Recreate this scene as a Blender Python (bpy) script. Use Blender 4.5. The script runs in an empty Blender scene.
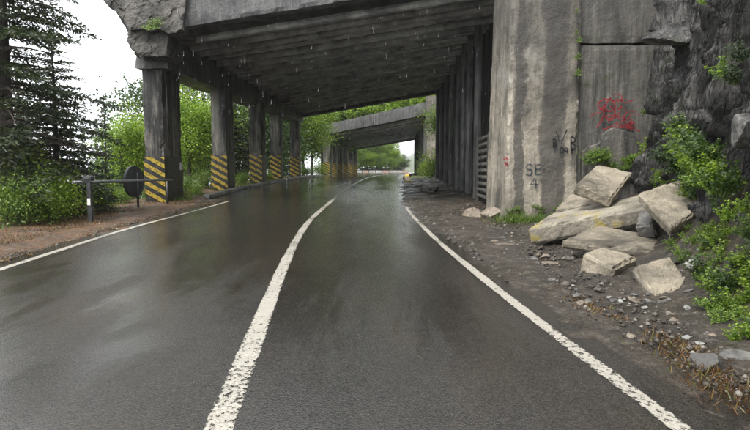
import bpy, math, random
import numpy as np
from mathutils import Matrix, Vector

# ------------------------------------------------------------------ camera
F, CX, CY, HZ, EYE = 545.0, 375.0, 215.0, 171.0, 1.55
PITCH = math.atan((CY - HZ) / F)
sc = bpy.context.scene
col = sc.collection
cam_d = bpy.data.cameras.new('camera')
cam = bpy.data.objects.new('camera', cam_d)
col.objects.link(cam)
cam.location = (0, 0, EYE)
cam.rotation_euler = (math.pi / 2 - PITCH, 0, 0)
cam_d.sensor_width = 36.0
cam_d.lens = 36.0 * F / 750.0
cam_d.clip_start = 0.05
cam_d.clip_end = 6000
sc.camera = cam

# ------------------------------------------------------------------ sky
SUN_EL, SUN_AZ = math.radians(58), math.radians(215)      # azimuth clockwise from +Y
w = bpy.data.worlds.new('World'); sc.world = w; w.use_nodes = True
nt = w.node_tree; nt.nodes.clear()
o_ = nt.nodes.new('ShaderNodeOutputWorld'); bg = nt.nodes.new('ShaderNodeBackground')
sky = nt.nodes.new('ShaderNodeTexSky'); sky.sky_type = 'NISHITA'; sky.sun_disc = False
sky.sun_elevation = SUN_EL; sky.sun_rotation = SUN_AZ
sky.dust_density = 6.0; sky.air_density = 1.0
hs = nt.nodes.new('ShaderNodeHueSaturation'); hs.inputs['Saturation'].default_value = 0.10
mx = nt.nodes.new('ShaderNodeMix'); mx.data_type = 'RGBA'; mx.inputs['Factor'].default_value = 0.75
mx.inputs['B'].default_value = (9.3, 9.6, 9.9, 1)          # even overcast layer
nt.links.new(sky.outputs[0], hs.inputs['Color']); nt.links.new(hs.outputs[0], mx.inputs['A'])
nt.links.new(mx.outputs['Result'], bg.inputs['Color']); bg.inputs['Strength'].default_value = 0.095
nt.links.new(bg.outputs[0], o_.inputs['Surface'])

# ------------------------------------------------------------------ sun (veiled by cloud)
sd = bpy.data.lights.new('sun', 'SUN'); sd.energy = 1.5; sd.angle = math.radians(18); sd.color = (1, .95, .87)
sun = bpy.data.objects.new('sun', sd); col.objects.link(sun)
sdir = Vector((math.sin(SUN_AZ) * math.cos(SUN_EL), math.cos(SUN_AZ) * math.cos(SUN_EL), math.sin(SUN_EL)))
sun.rotation_euler = sdir.to_track_quat('Z', 'Y').to_euler()

sc.view_settings.view_transform = 'Standard'; sc.view_settings.look = 'None'
sc.view_settings.gamma = 1.0; sc.view_settings.use_curve_mapping = False
sc.view_settings.exposure = 1.45
sc.render.engine = 'CYCLES'
cy = sc.cycles
cy.use_denoising = True; cy.denoising_prefilter = 'NONE'
cy.max_bounces = 8; cy.diffuse_bounces = 5; cy.glossy_bounces = 3; cy.transmission_bounces = 4
cy.transparent_max_bounces = 8; cy.volume_bounces = 1
cy.sample_clamp_indirect = 6.0

R = random.Random(11)
rng = np.random.default_rng(5)

# ------------------------------------------------------------------ maths helpers
def P(px, py, d):
    xc, yc = (px - CX) / F, (CY - py) / F
    c, s = math.cos(PITCH), math.sin(PITCH)
    v = Vector((xc, c + yc * s, -s + yc * c))
    v *= d / v.y
    return Vector((v.x, v.y, v.z + EYE))

ZK = np.array([[-60, 0], [19, 0], [25, .12], [31.4, .40], [39, .62], [46, .79], [55, .92], [70, .97], [85, 1.0], [130, 1.1], [220, 1.2], [2000, 1.2]], float)
_yy = np.arange(-100, 2001, .5); _zz = np.interp(_yy, ZK[:, 0], ZK[:, 1])
_k = np.hanning(15); _k /= _k.sum(); _zz = np.convolve(np.pad(_zz, 7, mode='edge'), _k, 'valid')
def zr(y): return np.interp(y, _yy, _zz)

def smooth_curve(pts):
    a = np.array(pts, float)
    v = np.interp(_yy, a[:, 0], a[:, 1])
    k = np.hanning(17); k /= k.sum()
    v = np.convolve(np.pad(v, 8, mode='edge'), k, 'valid')
    return lambda y: np.interp(y, _yy, v)
xC = smooth_curve([(-60, 4.5), (-10, .35), (3.2, -.95), (4.8, -1.1), (8.3, -1.46), (14, -1.92), (19.2, -2.13), (27, -2.02), (35, -1.67), (50, -.9), (63, -.15), (85, 1.5), (110, 3.8), (130, 6), (160, 11), (200, 22), (260, 50), (400, 120)])
xR = smooth_curve([(-60, 7.5), (-10, 2.75), (3.3, 1.84), (5.7, 1.66), (11.6, 1.39), (20.6, 1.27), (30, 1.38), (50, 2.2), (65, 3.1), (85, 4.8), (110, 7), (130, 9.1), (160, 14), (200, 25), (260, 53), (400, 123)])
xL = smooth_curve([(-60, -2), (-10, -4.6), (3, -5.3), (8.5, -5.9), (10.7, -6.2), (14.1, -6.65), (18.8, -6.9), (25, -6.85), (35, -6.4), (55, -4.9), (70, -3.7), (85, -2.6), (110, -.3), (130, 2), (160, 7), (200, 18), (260, 46), (400, 116)])

def _hash(ix, iy, iz, s):
    h = (ix.astype(np.int64) * 374761393 + iy.astype(np.int64) * 668265263 + iz.astype(np.int64) * 2147483647 + s * 1274126177) & 0xFFFFFFFF
    h = ((h ^ (h >> 13)) * 1274126177) & 0xFFFFFFFF
    h = (h ^ (h >> 16)) & 0xFFFFFFFF
    return h / 4294967295.0
def vnoise(p, s=0):
    p = np.asarray(p, float); i = np.floor(p).astype(np.int64); f = p - i; f = f * f * (3 - 2 * f)
    r = 0
    for a in (0, 1):
        for b in (0, 1):
            for c in (0, 1):
                wgt = (f[..., 0] if a else 1 - f[..., 0]) * (f[..., 1] if b else 1 - f[..., 1]) * (f[..., 2] if c else 1 - f[..., 2])
                r = r + wgt * _hash(i[..., 0] + a, i[..., 1] + b, i[..., 2] + c, s)
    return r * 2 - 1
def fbm(p, o=4, s=0):
    p = np.asarray(p, float); r = 0; a = 1; t = 0
    for k in range(o):
        r = r + a * vnoise(p * (2 ** k) + 17.3 * k, s + k); t += a; a *= .5
    return r / t
def worley(p, s=0):
    """nearest-cell id hash, offset vector to the cell point, F1, F2"""
    i = np.floor(p).astype(np.int64)
    best = np.full(p.shape[:-1], 9e9); sec = best.copy(); bo = np.zeros(p.shape); bc = np.zeros(p.shape, np.int64)
    for a in (-1, 0, 1):
        for b in (-1, 0, 1):
            for c in (-1, 0, 1):
                q = i + np.array([a, b, c])
                pt = q + np.stack([_hash(q[..., 0], q[..., 1], q[..., 2], s + k) for k in (1, 2, 3)], -1)
                dv = p - pt; d = (dv ** 2).sum(-1)
                m = d < best
                sec = np.where(m, best, np.minimum(sec, d))
                best = np.where(m, d, best); bo = np.where(m[..., None], dv, bo); bc = np.where(m[..., None], q, bc)
    return bc, bo, np.sqrt(best), np.sqrt(sec)
def S(a, b, x):
    t = np.clip((np.asarray(x, float) - a) / (b - a), 0, 1)
    return t * t * (3 - 2 * t)

# ------------------------------------------------------------------ object helpers
def link(name, me, mat=None, parent=None, label=None, cat=None, group=None, kind=None):
    if mat is not None and not me.materials: me.materials.append(mat)
    o = bpy.data.objects.new(name, me); col.objects.link(o)
    if parent is not None:
        o.parent = parent
        q = parent; loc = Vector((0, 0, 0))
        M = Matrix.Identity(4)
        while q is not None:
            if q.type == 'EMPTY': M = q.matrix_basis.copy()
            q = q.parent
        o.matrix_parent_inverse = M.inverted() if parent.type == 'EMPTY' else Matrix.Identity(4)
    if label: o['label'] = label
    if cat: o['category'] = cat
    if group: o['group'] = group
    if kind: o['kind'] = kind
    return o
def thing(name, loc, label, cat, group=None):
    o = bpy.data.objects.new(name, None); col.objects.link(o); o.empty_display_size = .3
    o.location = loc; o.matrix_basis = Matrix.Translation(loc)
    o['label'] = label; o['category'] = cat
    if group: o['group'] = group
    return o
def mesh(name, v, f, mat=None, smooth=False):
    me = bpy.data.meshes.new(name)
    v = np.asarray(v, np.float32)
    if isinstance(f, np.ndarray):
        n, k = f.shape
        me.vertices.add(len(v)); me.vertices.foreach_set('co', v.ravel())
        me.loops.add(n * k); me.loops.foreach_set('vertex_index', f.astype(np.int32).ravel())
        me.polygons.add(n); me.polygons.foreach_set('loop_start', np.arange(0, n * k, k, dtype=np.int32))
        me.polygons.foreach_set('loop_total', np.full(n, k, np.int32))
        me.update(calc_edges=True)
    else:
        me.from_pydata([tuple(x) for x in v], [], f); me.update()
    if smooth: me.polygons.foreach_set('use_smooth', np.ones(len(me.polygons), bool))
    if mat: me.materials.append(mat)
    return me
def copy_tree(o, loc, rz, s, label=None, group=None, tilt=(0, 0)):
    c = o.copy(); col.objects.link(c); c.location = loc; c.rotation_euler = (tilt[0], tilt[1], rz)
    c.scale = (s, s, s) if not isinstance(s, tuple) else s
    if label: c['label'] = label
    if group: c['group'] = group
    for ch in list(o.children):
        d = ch.copy(); col.objects.link(d); d.parent = c
    return c
def grid_faces(nx, ny):
    a = np.arange(nx * ny).reshape(ny, nx)
    return np.stack([a[:-1, :-1].ravel(), a[:-1, 1:].ravel(), a[1:, 1:].ravel(), a[1:, :-1].ravel()], 1)

def hexa(c, res=.3, amp=.012, chip=.03, nmax=60, seed=0, freq=2.0, cf=1.5):
    """rough block from 8 corners: bottom 4 (ccw) then top 4; chipped edges, uneven faces"""
    c = np.array([tuple(x) for x in c], float)
    lx = max(np.linalg.norm(c[1] - c[0]), np.linalg.norm(c[6] - c[7])); ly = max(np.linalg.norm(c[3] - c[0]), np.linalg.norm(c[6] - c[5])); lz = max(np.linalg.norm(c[4] - c[0]), np.linalg.norm(c[6] - c[2]))
    n = [int(min(nmax, max(2, round(l / res)))) for l in (lx, ly, lz)]
    idx = {}; par = []; faces = []
    def g(i, j, k):
        key = (i, j, k)
        if key not in idx: idx[key] = len(par); par.append(key)
        return idx[key]
    for i in range(n[0]):
        for j in range(n[1]):
            faces.append((g(i, j, 0), g(i, j + 1, 0), g(i + 1, j + 1, 0), g(i + 1, j, 0)))
            faces.append((g(i, j, n[2]), g(i + 1, j, n[2]), g(i + 1, j + 1, n[2]), g(i, j + 1, n[2])))
    for i in range(n[0]):
        for k in range(n[2]):
            faces.append((g(i, 0, k), g(i + 1, 0, k), g(i + 1, 0, k + 1), g(i, 0, k + 1)))
            faces.append((g(i, n[1], k), g(i, n[1], k + 1), g(i + 1, n[1], k + 1), g(i + 1, n[1], k)))
    for j in range(n[1]):
        for k in range(n[2]):
            faces.append((g(0, j, k), g(0, j, k + 1), g(0, j + 1, k + 1), g(0, j + 1, k)))
            faces.append((g(n[0], j, k), g(n[0], j + 1, k), g(n[0], j + 1, k + 1), g(n[0], j, k + 1)))
    q = np.array(par, float) / np.array(n)
    u, v, t = q[:, 0:1], q[:, 1:2], q[:, 2:3]
    pos = ((1 - u) * (1 - v) * c[0] + u * (1 - v) * c[1] + u * v * c[2] + (1 - u) * v * c[3]) * (1 - t) + ((1 - u) * (1 - v) * c[4] + u * (1 - v) * c[5] + u * v * c[6] + (1 - u) * v * c[7]) * t
    on = ((np.array(par) == 0) | (np.array(par) == np.array(n))).sum(1)
    nz = np.stack([fbm(pos * freq + 31 * k + seed * 7.7, 3, seed + k) for k in range(3)], 1)
    pos = pos + nz * amp
    pull = np.abs(fbm(pos * cf + seed, 4, 77 + seed)) * chip * 2.2 * (on >= 2) * (1 + .6 * (on == 3)) + .012 * (on >= 2) * (chip > 0)
    ctr = c.mean(0)
    # pull along the local inward directions only
    ax = [(c[1] - c[0]) / max(lx, 1e-6), (c[3] - c[0]) / max(ly, 1e-6), (c[4] - c[0]) / max(lz, 1e-6)]
    for a in range(3):
        sgn = (np.array(par)[:, a] == 0) * 1.0 - (np.array(par)[:, a] == n[a]) * 1.0
        pos = pos + (sgn * pull)[:, None] * ax[a]
    return pos, faces
def box8(x0, x1, y0, y1, z0, z1): return [(x0, y0, z0), (x1, y0, z0), (x1, y1, z0), (x0, y1, z0), (x0, y0, z1), (x1, y0, z1), (x1, y1, z1), (x0, y1, z1)]
def merge(parts):
    V, Fc, n = [], [], 0
    for v, f in parts:
        V.append(np.asarray(v)); Fc += [tuple(i + n for i in q) for q in f]; n += len(v)
    return np.concatenate(V), Fc
def tube(pts, rads, k=7, cap=True):
    pts = [Vector(p) for p in pts]; V, Fc = [], []
    for i, p in enumerate(pts):
        t = (pts[min(i + 1, len(pts) - 1)] - pts[max(i - 1, 0)]).normalized()
        a = t.orthogonal().normalized() if i == 0 else (pa - t * pa.dot(t)).normalized()
        pa = a; b = t.cross(a)
        for j in range(k):
            an = 2 * math.pi * j / k
            V.append(p + (a * math.cos(an) + b * math.sin(an)) * rads[i])
    for i in range(len(pts) - 1):
        for j in range(k):
            Fc.append((i * k + j, i * k + (j + 1) % k, (i + 1) * k + (j + 1) % k, (i + 1) * k + j))
    if cap:
        Fc.append(tuple(range(k))[::-1]); Fc.append(tuple((len(pts) - 1) * k + j for j in range(k)))
    return np.array([tuple(v) for v in V]), Fc

# ------------------------------------------------------------------ materials
class N:
    def __init__(s, name):
        s.m = bpy.data.materials.new(name); s.m.use_nodes = True; s.t = s.m.node_tree
        s.b = s.t.nodes['Principled BSDF']; s.out = s.t.nodes['Material Output']
        s.pos = s.t.nodes.new('ShaderNodeNewGeometry').outputs['Position']
    def l(s, a, b): s.t.links.new(a, b)
    def noise(s, scale, stretch=(1, 1, 1), detail=6, rough=.6, dist=0, vec=None, rot=(0, 0, 0)):
        mp = s.t.nodes.new('ShaderNodeMapping'); mp.inputs['Scale'].default_value = stretch; mp.inputs['Rotation'].default_value = rot
        s.l(vec or s.pos, mp.inputs['Vector'])
        n = s.t.nodes.new('ShaderNodeTexNoise'); n.inputs['Scale'].default_value = scale; n.inputs['Detail'].default_value = detail
        n.inputs['Roughness'].default_value = rough; n.inputs['Distortion'].default_value = dist
        s.l(mp.outputs[0], n.inputs['Vector']); return n.outputs['Fac']
    def voro(s, scale, feat='F1', out='Distance', stretch=(1, 1, 1)):
        mp = s.t.nodes.new('ShaderNodeMapping'); mp.inputs['Scale'].default_value = stretch; s.l(s.pos, mp.inputs['Vector'])
        n = s.t.nodes.new('ShaderNodeTexVoronoi'); n.feature = feat; n.inputs['Scale'].default_value = scale; s.l(mp.outputs[0], n.inputs['Vector']); return n.outputs[out]
    def ramp(s, fac, stops):
        r = s.t.nodes.new('ShaderNodeValToRGB'); e = r.color_ramp.elements
        while len(e) < len(stops): e.new(.5)
        for x, (p, c) in zip(e, stops):
            x.position = p; x.color = (c, c, c, 1) if not isinstance(c, tuple) else (*c, 1)
        s.l(fac, r.inputs[0]); return r.outputs[0]
    def math(s, op, a, b=0.0, clamp=False):
        n = s.t.nodes.new('ShaderNodeMath'); n.operation = op; n.use_clamp = clamp
        for i, x in enumerate((a, b)):
            if isinstance(x, (int, float)): n.inputs[i].default_value = x
            else: s.l(x, n.inputs[i])
        return n.outputs[0]
    def mix(s, fac, a, b, blend='MIX'):
        n = s.t.nodes.new('ShaderNodeMix'); n.data_type = 'RGBA'; n.blend_type = blend
        for k, x in (('Factor', fac), ('A', a), ('B', b)):
            i = n.inputs[k] if k != 'Factor' else n.inputs[0]
            if isinstance(x, (int, float)): i.default_value = x if k == 'Factor' else (x, x, x, 1)
            elif isinstance(x, tuple): i.default_value = (*x, 1)
            else: s.l(x, i)
        return n.outputs['Result']
    def bump(s, h, strength=.3, dist=.02, prev=None):
        n = s.t.nodes.new('ShaderNodeBump'); n.inputs['Strength'].default_value = strength; n.inputs['Distance'].default_value = dist
        s.l(h, n.inputs['Height'])
        if prev is not None: s.l(prev, n.inputs['Normal'])
        return n.outputs[0]
    def set(s, **k):
        for a, x in k.items():
            i = s.b.inputs[a.replace('_', ' ')]
            if isinstance(x, (int, float)): i.default_value = x
            elif isinstance(x, tuple): i.default_value = (*x, 1)
            else: s.l(x, i)
        return s.m
    def xyz(s):
        n = s.t.nodes.new('ShaderNodeSeparateXYZ'); s.l(s.pos, n.inputs[0]); return n.outputs

def concrete(name, light, dark, lo=.38, hi=.62, streak=.55, spots=None, moss=None, rough=(.5, .9), bump=.35, white=0.0, grain=(1, 1, 1), gs=1.0, dark_bands=None, high=None):
    n = N(name)
    a = n.noise(.9, detail=9, rough=.65, dist=.4); st = n.noise(1.6, (1.6, 1.6, .16), 8, .62, .2)
    f = n.math('ADD', n.math('MULTIPLY', a, 1 - streak), n.math('MULTIPLY', st, streak))
    c = n.mix(n.ramp(f, [(lo, 0.0), (hi, 1.0)]), dark, light)
    fine = n.noise(22, grain, 6, .7)
    c = n.mix(.55, c, n.ramp(fine, [(.3, .45), (.7, 1.35)]), 'MULTIPLY')
    pit = n.math('ADD', n.voro(16), n.math('MULTIPLY', n.noise(9, detail=5, rough=.7), .5))
    c = n.mix(n.math('MULTIPLY', n.ramp(pit, [(.30, 1.0), (.36, 0.0)]), .75), c, (.02, .019, .018))
    c = n.mix(.7, c, n.ramp(n.noise(75, detail=4, rough=.8), [(.32, .35), (.68, 1.5)]), 'MULTIPLY')
    thin = n.noise(4.2, (2.0, 2.0, .10), 6, .7, .3)
    c = n.mix(streak * .8, c, n.ramp(thin, [(.38, .30), (.56, 1.15)]), 'MULTIPLY')
    if white:
        wst = n.noise(3.4, (1.5, 1.5, .22), 7, .7, .6)
        c = n.mix(n.math('MULTIPLY', n.ramp(wst, [(.60, 0.0), (.70, 1.0)]), white), c, (.42, .41, .38))
    if moss:
        c = n.mix(n.math('MULTIPLY', n.ramp(n.noise(2.2, detail=8, rough=.7), [(.56, 0.0), (.66, 1.0)]), moss[1]), c, moss[0])
    if spots:
        c = n.mix(n.ramp(n.noise(spots[1], detail=5, rough=.6), [(spots[2], 0.0), (spots[2] + .05, 1.0)]), c, spots[0])
    if high:                            # darker towards the top, boundary broken up by noise
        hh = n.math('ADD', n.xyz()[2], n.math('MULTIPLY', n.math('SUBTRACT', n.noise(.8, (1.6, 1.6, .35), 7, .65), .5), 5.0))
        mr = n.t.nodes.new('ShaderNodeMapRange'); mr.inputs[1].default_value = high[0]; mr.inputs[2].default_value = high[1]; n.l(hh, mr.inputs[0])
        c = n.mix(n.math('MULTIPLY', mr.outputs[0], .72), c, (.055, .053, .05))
    for sx_, sw_ in (dark_bands or []):      # dark vertical band down the face, ragged edges
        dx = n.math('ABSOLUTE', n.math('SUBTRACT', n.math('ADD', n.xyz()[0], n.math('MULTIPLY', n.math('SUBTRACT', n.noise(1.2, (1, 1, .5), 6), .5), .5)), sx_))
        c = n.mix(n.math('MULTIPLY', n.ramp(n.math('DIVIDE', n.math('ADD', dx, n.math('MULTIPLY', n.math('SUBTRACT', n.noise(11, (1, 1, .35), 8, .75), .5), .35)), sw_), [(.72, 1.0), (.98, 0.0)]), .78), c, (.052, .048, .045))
    nb = n.bump(n.noise(7 * gs, grain, 8, .7), bump, .05)
    nb = n.bump(n.noise(60, detail=3), bump * .7, .008, nb)
    r = n.ramp(n.noise(1.3, (1, 1, .3), 5), [(.35, rough[0]), (.65, rough[1])])
    return n.set(Base_Color=c, Roughness=r, Normal=nb)

M = {}
M['conc_pier'] = concrete('weathered_pale_concrete', (.41, .368, .30), (.095, .088, .075), .38, .58, .4, white=.35, bump=1.0, gs=.6, spots=((.33, .305, .265), .55, .60), dark_bands=[(5.62, .46), (4.55, .16)], high=(3.2, 6.5))
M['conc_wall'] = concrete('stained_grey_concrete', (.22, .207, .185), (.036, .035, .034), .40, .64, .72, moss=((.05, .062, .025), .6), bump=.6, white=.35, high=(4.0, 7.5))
M['conc_dark'] = concrete('wet_sooty_concrete', (.20, .195, .19), (.022, .022, .023), .38, .66, .6, rough=(.3, .7), bump=.6, white=.45)
M['conc_far'] = concrete('dull_dark_grey_concrete', (.13, .13, .128), (.035, .035, .036), .38, .64, .5, white=.3)
M['conc_gap_shade'] = concrete('gap_shade_concrete', (.05, .049, .048), (.010, .010, .011), .38, .66, .6, rough=(.4, .8), bump=.6)  # near-black colour paints in the shade between cross beams and columns
M['conc_pillar'] = concrete('wet_grey_pillar_concrete', (.30, .275, .24), (.016, .0155, .015), .46, .64, .7, rough=(.3, .7), white=.75, bump=.6)
M['conc_fascia'] = concrete('streaked_grey_fascia_concrete', (.175, .175, .178), (.035, .036, .038), .38, .64, .4, white=.35, bump=.9)
M['conc_ceiling'] = concrete('board_marked_ceiling_concrete', (.60, .60, .605), (.13, .13, .133), .36, .66, .2, rough=(.25, .6), bump=.7, grain=(.25, 3.5, 1), gs=.8, white=.0)
M['conc_slab'] = concrete('broken_concrete_slab', (.35, .305, .232), (.08, .07, .054), .38, .60, .15, rough=(.45, .8), bump=1.0, moss=((.05, .055, .03), .5))
M['conc_slab_yellow'] = concrete('broken_slab_with_yellow_paint', (.35, .315, .25), (.095, .085, .067), .38, .60, .15, spots=((.27, .22, .07), 1.5, .57), rough=(.5, .85), bump=.7)
M['conc_kerb'] = concrete('wet_kerb_concrete', (.20, .19, .175), (.05, .048, .045), .4, .62, .3, rough=(.25, .6), moss=((.05, .07, .02), .7))
M['broken'] = concrete('crumbled_dark_concrete', (.15, .138, .125), (.022, .021, .02), .38, .62, .3, rough=(.35, .75), bump=1.0, white=.2)

def paint(name, c, worn, amount, rough=.5, scale=9, gaps=0.0):
    n = N(name)
    k = n.ramp(n.noise(scale, detail=8, rough=.7), [(amount - .05, 0.0), (amount + .05, 1.0)])
    cc = n.mix(k, worn, n.mix(.4, c, n.ramp(n.noise(3, detail=5), [(.3, .55), (.7, 1.2)]), 'MULTIPLY'))
    n.set(Base_Color=cc, Roughness=rough, Normal=n.bump(n.noise(50, detail=3), .2, .01))
    if gaps:                       # flaked or thinly sprayed: what lies beneath shows through
        tr = n.t.nodes.new('ShaderNodeBsdfTransparent'); m = n.t.nodes.new('ShaderNodeMixShader')
        n.l(n.ramp(n.noise(scale * .8, detail=9, rough=.75), [(gaps - .07, .12), (gaps + .07, .9)]), m.inputs[0])
        n.l(tr.outputs[0], m.inputs[1]); n.l(n.b.outputs[0], m.inputs[2]); n.l(m.outputs[0], n.out.inputs['Surface'])
    return n.m
M['black_paint'] = paint('black_paint', (.020, .020, .019), (.085, .08, .072), .42, .4)
M['yellow_paint'] = paint('worn_yellow_paint', (.46, .335, .045), (.17, .125, .035), .42, .5, 7, .44)
M['kerb_yellow'] = paint('yellow_kerb_paint', (.62, .40, .04), (.18, .16, .13), .36, .5)
M['black_ink'] = paint('black_spray_paint', (.015, .016, .02), (.06, .056, .05), .36, .6, 14, .45)
M['blue_ink'] = paint('blue_grey_spray_paint', (.035, .05, .065), (.06, .07, .08), .42, .6, 14, .46)
M['red_ink'] = paint('red_spray_paint', (.33, .022, .035), (.25, .04, .05), .44, .6, 9, .49)
M['white_ink'] = paint('white_paint', (.75, .75, .72), (.4, .4, .4), .3, .5)

def asphalt():
    n = N('wet_asphalt')
    uv = n.t.nodes.new('ShaderNodeUVMap'); sx = n.t.nodes.new('ShaderNodeSeparateXYZ'); n.l(uv.outputs[0], sx.inputs[0]); u = sx.outputs[0]
    path = None                                   # worn wheel paths hold more water
    for u0 in (.24, .43, .66, .86):
        g = n.math('SUBTRACT', 1.0, n.math('DIVIDE', n.math('ABSOLUTE', n.math('SUBTRACT', u, u0)), .075), True)
        path = g if path is None else n.math('MAXIMUM', path, g)
    c = n.mix(n.noise(.35, (1, .35, 1), 6), (.010, .0092, .0085), (.026, .0225, .019))
    c = n.mix(.85, c, n.ramp(n.voro(85, out='Color'), [(.15, .25), (.85, 2.3)]), 'MULTIPLY')
    mud = n.ramp(n.noise(.7, (1, .4, 1), 7, .65), [(.5, 0.0), (.75, 1.0)])
    c = n.mix(n.math('MULTIPLY', mud, .5), c, (.052, .037, .024))
    ck = n.math('ADD', n.voro(.55, 'DISTANCE_TO_EDGE', stretch=(1, .6, 1)), n.math('MULTIPLY', n.math('SUBTRACT', n.noise(2.5, detail=7, rough=.7), .5), .10))
    ckm = n.math('MULTIPLY', n.ramp(ck, [(.004, 1.0), (.012, 0.0)]), n.ramp(n.noise(.3, detail=2), [(.5, 0.0), (.6, 1.0)]))
    c = n.mix(n.math('MULTIPLY', ckm, .7), c, (.006, .006, .006))
    w = n.math('SUBTRACT', n.noise(.9, (1.3, .30, 1), 9, .72, .6), n.math('MULTIPLY', path, .09))
    wet = n.ramp(w, [(.40, 1.0), (.70, 0.0)])
    h = n.math('SUBTRACT', n.math('MULTIPLY', n.noise(48, detail=6, rough=.75), 1.2), n.math('MULTIPLY', n.voro(85), .55))
    h = n.math('MULTIPLY', h, n.ramp(wet, [(0.0, .62), (1.0, .19)]))
    nb = n.bump(h, 1.0, .010)
    nb = n.bump(n.noise(3.5, (1, .5, 1), 4), .08, .03, nb)
    r = n.ramp(wet, [(0.0, .12), (1.0, .05)])
    return n.set(Base_Color=c, Roughness=r, Normal=nb, IOR=1.6)
M['asphalt'] = asphalt()
def marking():
    n = N('worn_white_road_paint')
    uv = n.t.nodes.new('ShaderNodeUVMap'); sx = n.t.nodes.new('ShaderNodeSeparateXYZ'); n.l(uv.outputs[0], sx.inputs[0])
    ed = n.math('MULTIPLY', n.math('ABSOLUTE', n.math('SUBTRACT', sx.outputs[0], .5)), 2.0)
    ed = n.math('MULTIPLY', n.math('POWER', ed, 6.0), .14)
    chips = n.noise(26, (1, .7, 1), 9, .74); big = n.noise(.8, (1, .5, 1), 5, .6)
    v = n.math('SUBTRACT', n.math('ADD', chips, n.math('MULTIPLY', big, .55)), ed)
    k = n.ramp(v, [(.665, 0.0), (.735, 1.0)])
    c = n.mix(n.noise(5, detail=8, rough=.7), (.22, .205, .175), (.48, .455, .40))
    n.set(Base_Color=c, Roughness=.35, Normal=n.bump(n.math('SUBTRACT', n.noise(30, detail=4, rough=.7), n.math('MULTIPLY', n.voro(48), .7)), .7, .010))
    tr = n.t.nodes.new('ShaderNodeBsdfTransparent'); m = n.t.nodes.new('ShaderNodeMixShader')
    n.l(k, m.inputs[0]); n.l(tr.outputs[0], m.inputs[1]); n.l(n.b.outputs[0], m.inputs[2]); n.l(m.outputs[0], n.out.inputs['Surface'])
    return n.m
M['marking'] = marking()
def soil(name, a, b, c3, wetness=.5, scale=1.0):
    n = N(name)
    c = n.mix(n.ramp(n.noise(1.1 * scale, detail=9, rough=.7), [(.36, 0.0), (.64, 1.0)]), a, b)
    c = n.mix(n.ramp(n.noise(5 * scale, detail=8, rough=.75), [(.52, 0.0), (.66, 1.0)]), c, c3)
    c = n.mix(.75, c, n.ramp(n.voro(34 * scale, out='Color'), [(.1, .5), (.9, 1.6)]), 'MULTIPLY')
    wet = n.ramp(n.noise(.9, detail=6, rough=.6), [(.42, 1.0), (.6, 0.0)])
    r = n.ramp(n.math('MULTIPLY', wet, wetness), [(0.0, .85), (1.0, .18)])
    nb = n.bump(n.noise(14 * scale, detail=9, rough=.75), .9, .05); nb = n.bump(n.voro(40 * scale), .8, .015, nb)
    return n.set(Base_Color=c, Roughness=r, Normal=nb)
M['mud'] = soil('wet_mud_and_gravel', (.022, .0182, .0142), (.060, .048, .036), (.115, .10, .081), 1.0)
M['litter'] = soil('brown_needle_litter', (.05, .030, .017), (.14, .075, .034), (.125, .115, .098), .5)
M['earth'] = soil('grassy_earth', (.035, .055, .016), (.06, .075, .02), (.075, .055, .035), .1, .6)

def rockmat():
    n = N('dark_slate_rock')
    a = n.noise(1.5, (1.2, 1.2, .5), 9, .68, .8, rot=(.2, .5, 0))
    c = n.mix(n.ramp(a, [(.34, 0.0), (.66, 1.0)]), (.008, .008, .009), (.13, .127, .122))
    lay = n.noise(7, (2.6, 2.6, .35), 8, .7, 1.0, rot=(.25, .45, 0))
    c = n.mix(.8, c, n.ramp(lay, [(.34, .15), (.66, 2.3)]), 'MULTIPLY')
    c = n.mix(n.math('MULTIPLY', n.ramp(n.noise(3.1, detail=7, rough=.7), [(.58, 0.0), (.7, 1.0)]), .5), c, (.20, .195, .18))
    c = n.mix(n.math('MULTIPLY', n.ramp(n.noise(1.7, detail=8, rough=.7), [(.56, 0.0), (.66, 1.0)]), .7), c, (.045, .055, .022))
    ck = n.math('ABSOLUTE', n.math('SUBTRACT', n.noise(3.0, (2.4, 2.4, .42), 5, .6, .5, rot=(.12, .25, 0)), .5))
    c = n.mix(n.ramp(ck, [(.006, .85), (.03, 0.0)]), c, (.004, .004, .004))
    nb = n.bump(lay, 1.0, .06); nb = n.bump(n.noise(30, (1, 1, .4), 6, .7), .8, .014, nb); nb = n.bump(n.ramp(ck, [(0.0, 0.0), (.04, 1.0)]), .7, .03, nb)
    return n.set(Base_Color=c, Roughness=n.ramp(n.noise(2, detail=4), [(.4, .28), (.65, .7)]), Normal=nb)
M['rock'] = rockmat()
def stonemat(name, a, b):
    n = N(name)
    oi = n.t.nodes.new('ShaderNodeObjectInfo')
    c = n.mix(n.ramp(n.noise(6, detail=8, rough=.7), [(.35, 0.0), (.65, 1.0)]), a, b)
    c = n.mix(.9, c, n.ramp(oi.outputs['Random'], [(0.0, .55), (1.0, 1.35)]), 'MULTIPLY')
    return n.set(Base_Color=c, Roughness=n.ramp(n.noise(3), [(.4, .3), (.6, .7)]), Normal=n.bump(n.noise(25, detail=6, rough=.7), .7, .015))
M['stone'] = stonemat('wet_grey_stone', (.045, .045, .044), (.15, .143, .132))
M['stone_pale'] = stonemat('pale_brown_stone', (.12, .095, .07), (.25, .21, .165))
M['stone_mid'] = stonemat('mid_grey_slaty_stone', (.05, .05, .05), (.20, .195, .185))
M['stone_white'] = stonemat('whitish_stone', (.15, .15, .143), (.30, .30, .285))
def gravelmat():
    n = N('mixed_gravel')
    g = n.t.nodes.new('ShaderNodeNewGeometry')
    c = n.ramp(g.outputs['Random Per Island'], [(0.0, (.022, .019, .016)), (.5, (.06, .05, .04)), (.85, (.10, .09, .078)), (1.0, (.22, .205, .18))])
    return n.set(Base_Color=c, Roughness=.7)
M['gravel'] = gravelmat()

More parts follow.
